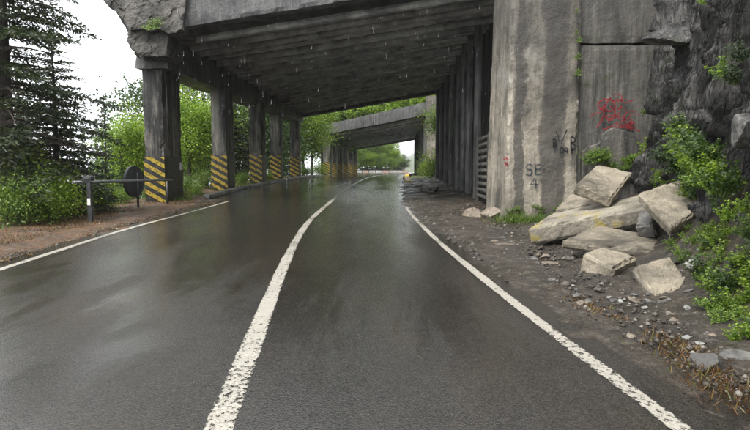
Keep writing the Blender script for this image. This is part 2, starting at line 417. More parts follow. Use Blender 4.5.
def leafmat(name, stops, trans=.35, rough=.45):
    n = N(name)
    g = n.t.nodes.new('ShaderNodeNewGeometry'); oi = n.t.nodes.new('ShaderNodeObjectInfo')
    c = n.ramp(g.outputs['Random Per Island'], stops)
    c = n.mix(.8, c, n.ramp(oi.outputs['Random'], [(0.0, .72), (1.0, 1.25)]), 'MULTIPLY')
    c = n.mix(.6, c, n.ramp(n.noise(.55, detail=3), [(.35, .6), (.65, 1.35)]), 'MULTIPLY')
    n.set(Base_Color=c, Roughness=rough)
    tr = n.t.nodes.new('ShaderNodeBsdfTranslucent'); n.l(n.mix(.5, c, (1.35, 1.5, .6), 'MULTIPLY'), tr.inputs['Color'])
    mxs = n.t.nodes.new('ShaderNodeMixShader'); mxs.inputs[0].default_value = trans
    n.l(n.b.outputs[0], mxs.inputs[1]); n.l(tr.outputs[0], mxs.inputs[2]); n.l(mxs.outputs[0], n.out.inputs['Surface'])
    return n.m
M['leaf'] = leafmat('fresh_green_leaf', [(0.0, (.038, .085, .013)), (.5, (.12, .205, .03)), (1.0, (.24, .32, .06))])
M['leaf_lime'] = leafmat('lime_green_leaf', [(0.0, (.07, .14, .016)), (.5, (.19, .29, .034)), (1.0, (.36, .46, .08))], .52)
M['leaf_dark'] = leafmat('dark_green_leaf', [(0.0, (.02, .045, .012)), (.6, (.045, .085, .02)), (1.0, (.08, .13, .03))])
M['needle'] = leafmat('dark_spruce_needle', [(0.0, (.016, .026, .012)), (.6, (.034, .052, .018)), (1.0, (.07, .09, .026))], .2)
M['needle_light'] = leafmat('fresh_spruce_needle', [(0.0, (.022, .045, .018)), (.6, (.045, .08, .026)), (1.0, (.08, .12, .035))], .2)
M['needle_dead'] = leafmat('dead_brown_needle', [(0.0, (.05, .035, .022)), (.6, (.09, .058, .034)), (1.0, (.14, .07, .035))], .15)
M['grass'] = leafmat('grass_blade', [(0.0, (.06, .11, .02)), (.6, (.11, .18, .03)), (1.0, (.2, .24, .06))], .4)
M['grass_dry'] = leafmat('dry_orange_grass', [(0.0, (.06, .026, .010)), (.5, (.13, .06, .02)), (.82, (.21, .135, .045)), (1.0, (.10, .13, .03))], .3)
def bark(name, a, b):
    n = N(name)
    f = n.noise(9, (1.6, 1.6, .25), 8, .7)
    return n.set(Base_Color=n.mix(n.ramp(f, [(.35, 0.0), (.65, 1.0)]), a, b), Roughness=.8, Normal=n.bump(f, .9, .04))
M['bark'] = bark('dark_wet_bark', (.018, .015, .013), (.075, .062, .052))
M['twig'] = bark('brown_twig', (.025, .020, .016), (.07, .052, .040))
def metal(name, c, r, mt=.0):
    n = N(name)
    cc = n.mix(n.ramp(n.noise(7, detail=7, rough=.7), [(.45, 0.0), (.62, 1.0)]), c, tuple(x * .55 for x in c))
    return n.set(Base_Color=cc, Roughness=r, Metallic=mt, Normal=n.bump(n.noise(40), .15, .005))
M['steel'] = metal('galvanised_grey_steel', (.26, .27, .28), .42, .5)
M['dark_steel'] = metal('dark_painted_steel', (.04, .043, .046), .45)
M['sign_back'] = metal('dull_dark_sign_back', (.045, .05, .05), .55, .2)
M['barrier_white'] = concrete('barrier_pale_concrete', (.34, .33, .31), (.16, .15, .14), .35, .6, .3)
M['barrier_red'] = paint('barrier_red_paint', (.20, .085, .065), (.25, .22, .19), .5, .6)
def watermat():
    n = N('clear_water')
    n.set(Base_Color=(.9, .93, .95), Roughness=.25, IOR=1.33); n.b.inputs['Transmission Weight'].default_value = .75
    return n.m
M['water'] = watermat()

# ------------------------------------------------------------------ ground heights
def xbase(y):  return np.interp(y, [-20, 2, 4, 5.3, 7.2, 10, 13, 17, 19], [3.6, 2.75, 2.75, 3.05, 3.2, 3.6, 4.0, 4.3, 4.6])
def xcliff(y): return np.interp(y, [-20, 2, 6, 10, 14, 17.5, 20], [4.6, 4.2, 4.45, 5.95, 7.5, 8.9, 9.8])
def H(X, Y, fine=False):
    X = np.asarray(X, float); Y = np.asarray(Y, float)
    z = zr(Y) + 0 * X
    l, r = xL(Y), xR(Y)
    # valley side
    e = np.where(Y < 24, -13.0, np.interp(Y, [24, 57, 82, 130, 200], [-11.6, -10.2, -9.5, -7.2, 10]))
    dl = np.clip(e - X, 0, None)
    z = z - np.minimum(dl * .42 + S(0, 3, dl) * .4, 95) + np.minimum(dl * .02, 1) * 0
    # right bank and hillside
    near = 1 - S(18.6, 19.3, Y)
    xb, xc = xbase(Y), xcliff(Y)
    t = np.clip((X - xb) / np.maximum(xc - xb, .3), 0, 1.15)
    bank = 1.2 * t ** 3.2
    back = (np.clip(X - (xc + 2.2), 0, 3) * 3.0 + np.clip(X - (xc + 5.2), 0, 110) * .65) * (1 - S(13.0, 16.0, Y) * (X < 12))
    zn = bank + back
    wx = np.interp(Y, [17, 48, 65, 110, 160, 220], [5.6, 6.1, 7.2, 8.6, 20, 45])
    open_ = S(46, 50, Y) * (1 - S(63, 66, Y)) + S(111, 116, Y)
    q = np.clip(X - wx, 0, None)
    zf = open_ * (np.clip(X - (wx - 1.2), 0, 8) * .95 + np.clip(X - wx - 6.8, 0, 110) * .62) + (1 - open_) * (np.clip(q - .9, 0, 1.2) * 6.6 + np.clip(q - 2.1, 0, 110) * .62)
    z = z + np.where(X > 0, near * zn + (1 - near) * zf, 0)
    far = np.stack([X * .06, Y * .06, 0 * X], -1)
    z = z + fbm(far, 3, 3) * (np.clip(dl * .12, 0, 4) + np.clip((X - 14) * .1, 0, 3))
    if fine:
        p = np.stack([X, Y, 0 * X], -1)
        z = z + fbm(p * .9, 4, 8) * .055 + fbm(p * 4.5, 4, 9) * .034
    return z
def Hs(x, y): return float(H(np.array([x]), np.array([y]))[0])

# ------------------------------------------------------------------ the ground sheet
def axis(near0, near1, step, far0, far1, g=1.16):
    a = list(np.arange(near0, near1 + 1e-6, step)); d = step
    x = near1
    while x < far1: d *= g; x += d; a.append(x)
    d = step; x = near0; b = []
    while x > far0: d *= g; x -= d; b.append(x)
    return np.array(b[::-1] + a)
ax_x, ax_y = axis(-24, 22, .5, -2500, 2500), axis(-6, 140, 1.0, -1500, 3000)
gx, gy = np.meshgrid(ax_x, ax_y)
gz = H(gx, gy)
inside = ((gx > .4) & (gx < 9.4) & (gy > -4.4) & (gy < 47)) | ((gx < -4.6) & (gx > -15.5) & (gy > -4.4) & (gy < 61)) 
onroad = (gx > xL(gy) - 1.5) & (gx < xR(gy) + 1.2)
gz = gz - np.where(inside | onroad, .22, .02)
link('ground', mesh('ground', np.stack([gx, gy, gz], -1).reshape(-1, 3), grid_faces(len(ax_x), len(ax_y)), M['earth'], True), kind='structure')

# road sheet
ys = np.concatenate([np.arange(-30, 60, .5), np.arange(60, 320, 2.0)])
def strip(name, fa, fb, dz, n, mat, ylist, wob=0):
    t = np.linspace(0, 1, n)
    xa, xb = fa(ylist), fb(ylist)
    X = xa[:, None] * (1 - t) + xb[:, None] * t; Y = np.repeat(ylist[:, None], n, 1); Z = zr(Y) + dz
    me = mesh(name, np.stack([X, Y, Z], -1).reshape(-1, 3), grid_faces(n, len(ylist)), mat, True)
    uvl = me.uv_layers.new(name='UVMap'); li = np.zeros(len(me.loops), np.int32); me.loops.foreach_get('vertex_index', li)
    uvl.data.foreach_set('uv', np.stack([t[li % n], (ylist[li // n])], 1).astype(np.float32).ravel())
    return me
KX = smooth_curve([(-60, -2.6), (3, -5.75), (10, -6.6), (19, -7.4), (23, -7.95), (26, -8.15), (31.4, -7.85), (39, -7.5), (46, -7.15), (57, -6.5), (70, -5.6), (82, -5.9), (130, -2.0), (160, 5), (200, 16), (260, 44), (400, 114)])
link('road', strip('road', KX, lambda y: xR(y) + .32, 0, 14, M['asphalt'], ys), kind='structure')
LW = .085
yl = np.concatenate([np.arange(-12, 60, .25), np.arange(60, 150, 1.0)])
def line_edges(fn, hw, seed):
    wob = fbm(np.stack([yl * 2.2, yl * 0, yl * 0], 1), 3, seed) * .012
    return lambda s: (lambda y: fn(y) + s * hw + s * np.interp(y, yl, wob))
LW *= 1.12; e = line_edges(xC, LW, 41); link('centre_line', strip('centre_line', e(-1), e(1), .005, 3, M['marking'], yl), kind='structure')
y2 = yl[(yl < 22.5)]
e = line_edges(xR, .07, 42); link('edge_line', strip('edge_line', e(-1), e(1), .005, 3, M['marking'], y2), kind='structure')
y3 = yl[(yl > 44)]
e = line_edges(xR, .10, 43); link('edge_line', strip('edge_line', e(-1), e(1), .005, 3, M['marking'], y3), kind='structure')
y4 = yl[(yl < 25.5)]
e = line_edges(xL, .08, 44); link('edge_line', strip('edge_line', e(-1), e(1), .005, 3, M['marking'], y4), kind='structure')

# fine verges either side, their ragged edge lapping over the asphalt
def verge(name, x0, x1, y0, y1, step, mat, right):
    xs = np.arange(x0, x1, step); yv = np.arange(y0, y1, step * 1.6)
    X, Y = np.meshgrid(xs, yv)
    Z = H(X, Y, True)
    p = np.stack([X, Y, 0 * X], -1)
    if right:
        off = np.interp(Y, [-4, 5, 12, 18, 22, 27, 38, 47], [.24, .20, .16, .08, -.02, -.05, .1, .3])
        s = X - (xR(Y) + off)
    else:
        off = np.interp(Y, [-4, 8, 14, 20, 26, 60], [.28, .30, .22, .45, .9, .9])
        s = np.where(Y < 24, (xL(Y) - off) - X, (KX(Y) - .12) - X)
    s = s + fbm(p * 1.1, 4, 51) * .22
    Z = Z + np.clip(s * .10, -.14, .05) - .018
    if right:   # shallow gully along the foot of the bank
        g = np.exp(-((X - (xbase(Y) - .35)) / .4) ** 2) * (Y < 24)
        Z = Z - .06 * g
        Z = Z + .09 * S(22, 26, Y) * S(3.2, 4.4, X) * (.6 + .6 * fbm(p * .8, 3, 5))
    return mesh(name, np.stack([X, Y, Z], -1).reshape(-1, 3), grid_faces(len(xs), len(yv)), mat, True)
link('muddy_verge', verge('muddy_verge', .9, 9.2, -4, 47, .06, M['mud'], True), kind='structure')
link('littered_verge', verge('littered_verge', -15, -5.0, -4, 60, .09, M['litter'], False), kind='structure')

# ------------------------------------------------------------------ sheds
def lerp(a, b, t): return a + (b - a) * t
def clip_poly(poly, w_, h_):
    for ax_, lim, sg in ((0, 0, 1), (0, w_, -1), (1, 0, 1), (1, h_, -1)):
        out = []
        for i in range(len(poly)):
            a, b = poly[i], poly[(i + 1) % len(poly)]
            da, db = sg * (a[ax_] - lim), sg * (b[ax_] - lim)
            if da >= 0: out.append(a)
            if (da >= 0) != (db >= 0):
                t = da / (da - db); out.append((a[0] + (b[0] - a[0]) * t, a[1] + (b[1] - a[1]) * t))
        poly = out
        if not poly: return []
    return poly

def make_shed(root, L0, L1, R0, R1, zsL, zsR, pillars, columns, nb, fas_h, fine, roof_left=2.9, roof_right=3.2, beam0=6.0, beam1=6.5, pill_w=.9, band=2.1):
    """L0..R1: plan corners of the clear opening (left/right, near/far); soffit zsL at left edge, zsR at right"""
    Lx = lambda y: np.interp(y, [L0[1], L1[1]], [L0[0], L1[0]])
    Rx = lambda y: np.interp(y, [R0[1], R1[1]], [R0[0], R1[0]])
    def soff(a): return lerp(zsL, zsR, a)                         # a: 0 left, 1 right
    def pt(t, a):                                                 # t along, a across
        l = (lerp(L0[0], L1[0], t), lerp(L0[1], L1[1], t)); r = (lerp(R0[0], R1[0], t), lerp(R0[1], R1[1], t))
        return lerp(l[0], r[0], a), lerp(l[1], r[1], a)
    wd = R0[0] - L0[0]
    aL, aR = -roof_left / wd, 1 + roof_right / wd
    def P3(t, a, dz): x, y = pt(t, a); return (x, y, soff(a) + dz)
    # slab
    v, f = hexa([P3(0.012, aL + .08, 0), P3(0.012, aR, 0), P3(1, aR, 0), P3(1, aL, 0), P3(0.012, aL + .08, .6), P3(0.012, aR, .6), P3(1, aR, .6), P3(1, aL, .6)], .8 if fine else 2.5, .02, .03, 50, 3)
    link('roof_slab', mesh('roof_slab', v, f, M['conc_gap_shade']), None, root)
    e_ = .012
    v, f = hexa([P3(-.006, aL + .10, -.02), P3(-.006, aR, -.02), P3(e_, aR, -.02), P3(e_, aL + .10, -.02), P3(-.006, aL + .02, fas_h), P3(-.006, aR, fas_h), P3(e_, aR, fas_h), P3(e_, aL + .02, fas_h)], .22 if fine else .6, .03, .05, 90, 4)
    link('fascia', mesh('fascia', v, f, M['conc_fascia' if fine else 'conc_far']), None, root)
    v, f = hexa([P3(.97, aL, -.5), P3(.97, aR, -.5), P3(.996, aR, -.5), P3(.996, aL, -.5), P3(.97, aL, .9), P3(.97, aR, .9), P3(.996, aR, .9), P3(.996, aL, .9)], .5 if fine else 1.5, .02, .03, 50, 5)
    link('end_beam', mesh('end_beam', v, f, M['conc_dark']), None, root)
    # earth cover
    v, f = hexa([P3(.02, aL + .05, .61), P3(.02, aR, .61), P3(.98, aR, .61), P3(.98, aL + .03, .61), P3(.03, aL + .1, fas_h + .15), P3(.03, aR, fas_h + .15), P3(.97, aR, fas_h + .6), P3(.97, aL + .08, fas_h + .6)], 1.2, .25, .1, 40, 6, .5)
    link('roof_earth', mesh('roof_earth', v, f, M['earth']), None, root)
    # cross beams
    for i in range(nb):
        t = lerp(.03, .955, (i + .5) / nb); hw = R.uniform(.0050, .0072) * (24 / nb); dp = R.uniform(.18, .34)
        sg = R.uniform(-.02, .02)
        v, f = hexa([P3(t - hw, .01, -dp + sg), P3(t - hw, 1.08, -dp - sg), P3(t + hw, 1.08, -dp - sg), P3(t + hw, .01, -dp + sg), P3(t - hw, .01, .05), P3(t - hw, 1.08, .05), P3(t + hw, 1.08, .05), P3(t + hw, .01, .05)], .4 if fine else 2, .018, .03, 40, 20 + i)
        link('cross_beam', mesh('cross_beam', v, f, M['conc_ceiling']), None, root)
    # long edge beam over the pillars
    xa = lambda y: float(Lx(y))
    ya, yb = L0[1] + .35, L1[1] + .2
    v, f = hexa([(xa(ya) - pill_w - .55, ya, beam0), (xa(ya) + .06, ya, beam0), (xa(yb) + .06, yb, beam1), (xa(yb) - pill_w - .25, yb, beam1), (xa(ya) - pill_w - .25, ya, zsL + .3), (xa(ya) + .06, ya, zsL + .3), (xa(yb) + .06, yb, zsL + .3), (xa(yb) - pill_w - .25, yb, zsL + .3)], .4 if fine else 1.5, .025, .05, 70, 9)
    link('edge_beam', mesh('edge_beam', v, f, M['conc_dark']), None, root)
    # pillars
    for i, (py, dep, ox) in enumerate(pillars):
        zb = Hs(xa(py) - .5, py) - .25; x1 = xa(py) + ox; x0 = x1 - pill_w; zt = float(np.interp(py, [ya, yb], [beam0, beam1])) + .25
        v, f = hexa(box8(x0, x1, py, py + dep, zb, zt), .2 if fine else .8, .010, .05 if fine else .03, 40, 40 + i)
        p_ = link('pillar', mesh('pillar', v, f, M['conc_pillar']), None, root)
        # face pilaster on the road side
        if fine:
            v, f = hexa(box8(x1 - .05, x1 + .05, py + dep * .18, py + dep * .78, zb + band + .25, zt - .2), .3, .012, .02, 30, 60 + i)
            link('pilaster', mesh('pilaster', v, f, M['conc_pillar']), None, p_)
        g = zb + .25
        e2 = .03
        v, f = hexa(box8(x0 - e2, x1 + e2, py - e2, py + dep + e2, g - .1, g + band), .22 if fine else .8, .010, .025, 20, 80 + i)
        link('painted_band', mesh('painted_band', v, f, M['black_paint']), None, p_)
        # yellow slanting stripes on the face towards the traffic
        pitch, th = .40 * band / 2.1, .19 * band / 2.1
        zo = R.uniform(-.12, .12)
        wv = x1 - x0 + .02
        for q in range(9):
            zc = .12 + q * pitch + zo
            poly = clip_poly([(0, zc + .30), (wv, zc - .22), (wv, zc - .22 + th), (0, zc + .30 + th)], wv, band - .06)
            if len(poly) < 3: continue
            y_ = py - e2 - .022
            V = [(x0 - .01 + a, y_, g + b) for a, b in poly] + [(x0 - .01 + a, y_ + .016, g + b) for a, b in poly]; n_ = len(poly)
            Fc = [tuple(range(n_)), tuple(range(n_, 2 * n_))[::-1]] + [(j, j + n_, (j + 1) % n_ + n_, (j + 1) % n_) for j in range(n_)]
            link('stripe', mesh('stripe', V, Fc, M['yellow_paint']), None, p_)
    # back wall and its columns
    yw0, yw1 = R0[1] - .1, R1[1] + .4
    rx = lambda y: float(Rx(y))
    v, f = hexa([(rx(yw0) + .75, yw0, -.5), (rx(yw0) + 1.35, yw0, -.5), (rx(yw1) + 1.35, yw1, -.3), (rx(yw1) + .75, yw1, -.3), (rx(yw0) + .75, yw0, zsR + .3), (rx(yw0) + 1.35, yw0, zsR + .3), (rx(yw1) + 1.35, yw1, zsR + .3), (rx(yw1) + .75, yw1, zsR + .3)], .6 if fine else 2, .03, .03, 50, 12)
    link('back_wall', mesh('back_wall', v, f, M['conc_gap_shade']), None, root)
    for i, y in enumerate(columns):
        x = rx(y)
        v, f = hexa(box8(x, x + .34, y, y + .30, Hs(x, y) - .35, zsR + .02), .3 if fine else 1.5, .015, .03, 34, 100 + i)
        link('column', mesh('column', v, f, M['conc_dark']), None, root)

L0, L1, R0, R1 = (-9.12, 23.9), (-7.45, 57), (4.55, 20.6), (5.2, 48)
shed = thing('avalanche_shed', (-2, 36, 0), 'long dark concrete avalanche shed roofing the wet road, its front corner crumbling', 'shed')
make_shed(shed, L0, L1, R0, R1, 7.5, 8.6, [(24.5, 2.3, -.33), (31.4, 1.7, .26), (39, 1.5, .32), (46, 1.4, .08), (54.6, 1.4, 0)], [25.9, 28.6, 30.7, 33.0, 36.4, 39.8, 43.2, 46.8], 25, 2.1, True)
shed2 = thing('avalanche_shed', (1, 95, 1), 'smaller second concrete shed farther along the road with bushes on its roof', 'shed')
make_shed(shed2, (-6.8, 82), (-4.0, 130), (5.9, 65.5), (7.7, 110), 7.05, 8.15, [(y_, 3.1, 0) for y_ in (82.6, 90, 98, 107, 117, 127)], [67, 70, 73, 76, 80, 84, 89, 94, 99, 105], 20, 1.5, False, 1.6, 2.0, 6.4, 6.8, 1.1, 1.9)
# pier of the second shed
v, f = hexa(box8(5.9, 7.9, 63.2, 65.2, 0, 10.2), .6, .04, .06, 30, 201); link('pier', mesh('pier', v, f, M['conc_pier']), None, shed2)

# crumbling front corner of the first shed: outline broken out of the slab edge, real depth
out = [(70, -34), (86, -16), (100, -3), (109, 6), (113, 8), (118, 15), (124, 20), (128, 28), (131, 31), (145, 29), (149, 33), (160, 30), (168, 33), (182, 30), (190, -38)]
out2 = [(129, 27), (126.5, 34), (127, 41), (130, 48), (134, 52), (135, 56), (142, 58), (153, 57.5), (166, 57), (168, 30), (150, 26)]
D0, D1 = 23.15, 25.6
def outline_block(out, d0, d1, vox, seed, amp, mat, name, parent, fr=2.2):
    """solid broken out along a traced outline, then crumbled"""
    a = [P(*q, d0) for q in out]; n_ = len(a)
    V = [tuple(q) for q in a] + [(q.x, d1, q.z) for q in a]
    Fc = [tuple(range(n_)), tuple(range(n_, 2 * n_))[::-1]] + [(j, j + n_, (j + 1) % n_ + n_, (j + 1) % n_) for j in range(n_)]
    t = link('tmp', mesh('tmp', V, Fc)); md = t.modifiers.new('r', 'REMESH'); md.mode = 'VOXEL'; md.voxel_size = vox
    ev = t.evaluated_get(bpy.context.evaluated_depsgraph_get()); me = bpy.data.meshes.new_from_object(ev); me.name = name
    bpy.data.objects.remove(t)
    V = np.zeros(len(me.vertices) * 3, np.float32); me.vertices.foreach_get('co', V); V = V.reshape(-1, 3).astype(float)
    bc, bo, f1, f2 = worley(V * fr + seed + fbm(V * 1.7, 3, 4)[:, None] * .4, seed)
    hsh = np.stack([_hash(bc[:, 0], bc[:, 1], bc[:, 2], 9 + k) - .5 for k in range(3)], 1)
    bc2, bo2, _, _ = worley(V * fr * 2.7 + seed, seed + 5)
    hs2 = np.stack([_hash(bc2[:, 0], bc2[:, 1], bc2[:, 2], 9 + k) - .5 for k in range(3)], 1)
    V = V + hsh * amp * 1.6 + hs2 * amp * .28 + np.stack([fbm(V * 4 + 9 * k, 4, seed + k) for k in range(3)], 1) * amp * .7
    me.vertices.foreach_set('co', V.astype(np.float32).ravel()); me.update()
    me.polygons.foreach_set('use_smooth', np.zeros(len(me.polygons), bool))
    me.materials.clear(); me.materials.append(mat)
    return link(name, me, None, parent)
cb = outline_block(out, D0, D1, .045, 7, .05, M['broken'], 'slab_end', shed, 2.4)
cb['label'] = 'chipped slanting end of the roof slab'
cb = outline_block(out2, D0 + .28, D1, .045, 9, .07, M['broken'], 'crumbled_corner', shed, 1.9)
cb['label'] = 'crumbling broken lump of concrete at the corner of the roof'

# ------------------------------------------------------------------ pier and wing wall at the right
wing = thing('wing_wall', (6.5, 18, 0), 'tall weathered concrete pier and wing wall with graffiti beside the rock cliff', 'wall')
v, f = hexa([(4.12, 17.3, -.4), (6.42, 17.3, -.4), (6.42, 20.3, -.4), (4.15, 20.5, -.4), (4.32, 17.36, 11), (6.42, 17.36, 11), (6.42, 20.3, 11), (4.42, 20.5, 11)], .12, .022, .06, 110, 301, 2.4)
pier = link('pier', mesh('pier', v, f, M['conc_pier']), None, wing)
v, f = hexa([(6.44, 17.62, -.4), (10.2, 17.55, -.4), (10.2, 19.5, -.4), (6.44, 19.5, -.4), (6.44, 17.62, 5.55), (10.2, 17.55, 5.55), (10.2, 19.5, 5.55), (6.44, 19.5, 5.55)], .2, .03, .04, 60, 302)
wall = link('wall_panel', mesh('wall_panel', v, f, M['conc_wall']), None, wing)
v, f = hexa([(6.44, 17.60, 5.565), (10.2, 17.55, 5.565), (10.2, 19.5, 5.565), (6.44, 19.5, 5.565), (6.44, 17.62, 11), (10.2, 17.55, 11), (10.2, 19.5, 11), (6.44, 19.5, 11)], .25, .03, .04, 60, 303)
link('wall_panel', mesh('wall_panel', v, f, M['conc_wall']), None, wing)
foot = outline_block([(582, 152), (588, 147), (596, 144), (601, 142), (602, 135), (607, 131), (612, 128), (624, 130), (636, 134), (642, 150), (643, 180), (582, 190)], 17.46, 17.75, .03, 5, .006, M['conc_wall'], 'broken_footing', wing, 3)
def strokes(name, lines, d, wpx, mat, parent, lift=.0):
    """sprayed lines: flat ribbons lying on the wall"""
    V, Fc = [], []
    for ln in lines:
        pts = [P(a + R.uniform(-.25, .25), b + R.uniform(-.25, .25), d) for a, b in ln]
        hw = wpx * .5 * d / F * R.uniform(.7, 1.25)
        s0 = len(V)
        for i, p in enumerate(pts):
            t = (pts[min(i + 1, len(pts) - 1)] - pts[max(i - 1, 0)]); t = Vector((t.x, 0, t.z)).normalized()
            n_ = Vector((-t.z, 0, t.x))
            V += [p + n_ * hw, p - n_ * hw]
        for i in range(len(pts) - 1): Fc.append((s0 + 2 * i, s0 + 2 * i + 1, s0 + 2 * i + 3, s0 + 2 * i + 2))
    V = [tuple(v) for v in V]
    n_ = len(V)
    V2 = [(x, y + .01, z) for x, y, z in V]
    return link(name, mesh(name, V + V2, Fc + [tuple(i + n_ for i in q)[::-1] for q in Fc], mat), None, parent)
def arc(cx, cy, rx, ry, a0, a1, n=9): return [(cx + rx * math.cos(math.radians(lerp(a0, a1, i / (n - 1)))), cy + ry * math.sin(math.radians(lerp(a0, a1, i / (n - 1))))) for i in range(n)]
g1 = strokes('graffiti', [arc(529.5, 167, 3, 2.6, -20, -260), arc(529, 172.5, 3, 2.9, -90, 150), [(541, 164.5), (535.5, 165), (535.5, 175), (541.5, 174.5)], [(535.5, 169.5), (540, 169.3)], [(535, 178.5), (530.5, 184.5), (538.5, 184)], [(536, 180), (536, 188)]], 17.225, 1.7, M['blue_ink'], wing)
g1['label'] = 'dark lettering SE over 4 sprayed on the pale pier'
g2 = strokes('graffiti', [[(556, 131), (561, 144), (567, 130)], [(571, 137), (571, 150)], arc(571, 140, 4.5, 3, -90, 90), arc(571, 147, 5, 3.4, -90, 90), [(553.5, 139), (553.5, 147)], arc(553.5, 141, 2.6, 2, -90, 90), arc(553.5, 145, 3, 2, -90, 90),
    arc(562, 150.5, 1.8, 2.6, 0, 360, 12), arc(566.3, 149.5, 1.6, 1.6, 0, 360, 10), [(568, 149.5), (567, 153.5)], [(570.5, 148.5), (573.5, 148.3), (571.5, 153.5)]], 17.225, 1.5, M['black_ink'], wing)
g2['label'] = 'black lettering VB and small 097 sprayed on the pier'
rs = []
rg = random.Random(4)
for cx_, cy_, n_ in ((612, 108, 4), (622, 117, 5), (632, 122, 4), (605, 118, 3), (620, 102, 3)):
    for _ in range(n_):
        a = rg.uniform(0, 360); x, y = cx_ + rg.uniform(-6, 6), cy_ + rg.uniform(-5, 5)
        rs.append(arc(x, y, rg.uniform(3, 10), rg.uniform(2.5, 7), a, a + rg.uniform(110, 290), 8))
rs += [[(597, 128), (603, 118), (606, 104), (611, 97)], [(603, 130), (612, 126), (626, 128), (640, 131)], [(615, 98), (625, 103), (634, 100)]]
g3 = strokes('graffiti', rs, 17.50, 1.25, M['red_ink'], wing); g3['label'] = 'tangled red scrawl sprayed on the grey wall'
g4 = strokes('graffiti', [[(504, 160), (506, 158), (508, 161)], [(505, 164), (508, 163)], [(504.5, 162), (507.5, 166)]], 17.2, 2.4, M['red_ink'], wing)

# slatted panel leaning between the pier and the first columns
pan = thing('slatted_panel', (4.62, 23.4, 0), 'slatted panel of horizontal boards between two posts at the shed wall', 'panel')
px0, py0, px1, py1 = 4.50, 22.0, 4.66, 25.4
for (x, y) in ((px0, py0), (px1, py1)):
    v, f = hexa(box8(x, x + .22, y - .16, y + .16, Hs(x, y) - .3, 3.15), .3, .012, .02, 20, 310); link('post', mesh('post', v, f, M['conc_wall']), None, pan)
for i in range(10):
    z = .35 + i * .28
    a, b = (px0 + .05, py0 + .18), (px1 + .05, py1 - .18)
    v, f = hexa([(a[0], a[1], z), (a[0] + .07, a[1], z + .05), (b[0] + .07, b[1], z + .05), (b[0], b[1], z), (a[0], a[1], z + .15), (a[0] + .07, a[1], z + .2), (b[0] + .07, b[1], z + .2), (b[0], b[1], z + .15)], .4, .012, .015, 20, 320 + i)
    link('slat', mesh('slat', v, f, M['conc_wall']), None, pan)

# kerb along the pillars, laid in lengths
kb = thing('kerb', (-7.8, 40, .5), 'low wet concrete kerb running along the foot of the striped pillars', 'kerb')
yk = 26.6
while yk < 61:
    ln = 2.4; a, b = float(KX(yk)) + .02, float(KX(yk + ln)) + .02; za, zb = float(zr(yk)), float(zr(yk + ln))
    v, f = hexa([(a - .42, yk, za - .1), (a, yk, za - .1), (b, yk + ln - .03, zb - .1), (b - .42, yk + ln - .03, zb - .1), (a - .42, yk, za + .2), (a - .03, yk, za + .19), (b - .03, yk + ln - .03, zb + .19), (b - .42, yk + ln - .03, zb + .2)], .25, .015, .04, 14, int(yk))
    link('kerbstone', mesh('kerbstone', v, f, M['conc_kerb']), None, kb); yk += ln
kb = thing('kerb', (3.3, 60, .9), 'yellow painted kerb along the road by the second shed', 'kerb')
yk = 41.0
while yk < 80:
    ln = 2.8; a, b = float(xR(yk)) + .45, float(xR(yk + ln)) + .45; za, zb = float(zr(yk)), float(zr(yk + ln))
    v, f = hexa([(a, yk, za - .1), (a + .5, yk, za - .1), (b + .5, yk + ln - .04, zb - .1), (b, yk + ln - .04, zb - .1), (a + .03, yk, za + .16), (a + .5, yk, za + .2), (b + .5, yk + ln - .04, zb + .2), (b + .03, yk + ln - .04, zb + .16)], .4, .015, .03, 14, int(yk))
    link('kerbstone', mesh('kerbstone', v, f, M['kerb_yellow']), None, kb); yk += ln

# far barriers closing the outside of the bend
for i in range(8):
    x = -4.2 + i * 1.75; y = 139 + i * .8; z = float(zr(y))
    prof = [(-.3, 0), (-.28, .1), (-.12, .25), (-.09, .6), (.09, .6), (.12, .25), (.28, .1), (.3, 0)]
    V = [(x + s * .8, y + a, z + b) for s in (-1, 1) for a, b in prof]
    Fc = [tuple(range(8)), tuple(range(8, 16))[::-1]] + [(j, j + 8, (j + 1) % 8 + 8, (j + 1) % 8) for j in range(8)]
    red = i % 3 == 1
    link('road_barrier', mesh('road_barrier', V, Fc, M['barrier_red' if red else 'barrier_white']), label='faded red road barrier in the far row beyond the second shed' if red else 'pale concrete road barrier in the far row beyond the second shed', cat='barrier', group='red barriers at the far bend' if red else 'pale barriers at the far bend')

# ------------------------------------------------------------------ boom barrier and round mirror at the left
bx_, by_ = P(91, 224, 16).x, 16.0
zb = Hs(bx_, by_)
bar = thing('boom_barrier', (bx_, by_, zb), 'grey steel boom rail on a dark post beside the first striped pillar', 'barrier')
v, f = hexa(box8(bx_ - .075, bx_ + .075, by_ - .075, by_ + .075, zb - .3, zb + 1.24), .2, .004, .008, 20, 5); link('post', mesh('post', v, f, M['dark_steel']), None, bar)
v, f = hexa(box8(bx_ - .15, bx_ + .12, by_ - .11, by_ + .11, zb + 1.245, zb + 1.42), .1, .004, .01, 12, 6); link('pivot_housing', mesh('pivot_housing', v, f, M['dark_steel']), None, bar)
v, f = hexa(box8(bx_ - .04, bx_ + .05, by_ - .088, by_ - .078, zb + .55, zb + .75), .1, 0, 0, 4, 6); link('sticker', mesh('sticker', v, f, M['white_ink']), None, bar)
a, b = P(74, 182.5, 15.9), P(172, 180, 24.2)
v, f = tube([a, a.lerp(b, .33), a.lerp(b, .66), b], [.05, .048, .045, .042], 10); link('rail', mesh('rail', v, f, M['steel'], True), None, bar)
c_ = P(167, 180, 23.85)
v, f = tube([(c_.x, c_.y, Hs(c_.x, c_.y) - .2), (c_.x, c_.y, c_.z - .02)], [.05, .05], 8); link('rest_post', mesh('rest_post', v, f, M['dark_steel'], True), None, bar)
mc = P(134, 181.5, 21.6)
mir = thing('round_sign', (mc.x, mc.y, Hs(mc.x, mc.y)), 'dark round sign turned edgewise behind the boom rail next to the first pillar', 'sign')
ang = math.radians(79)
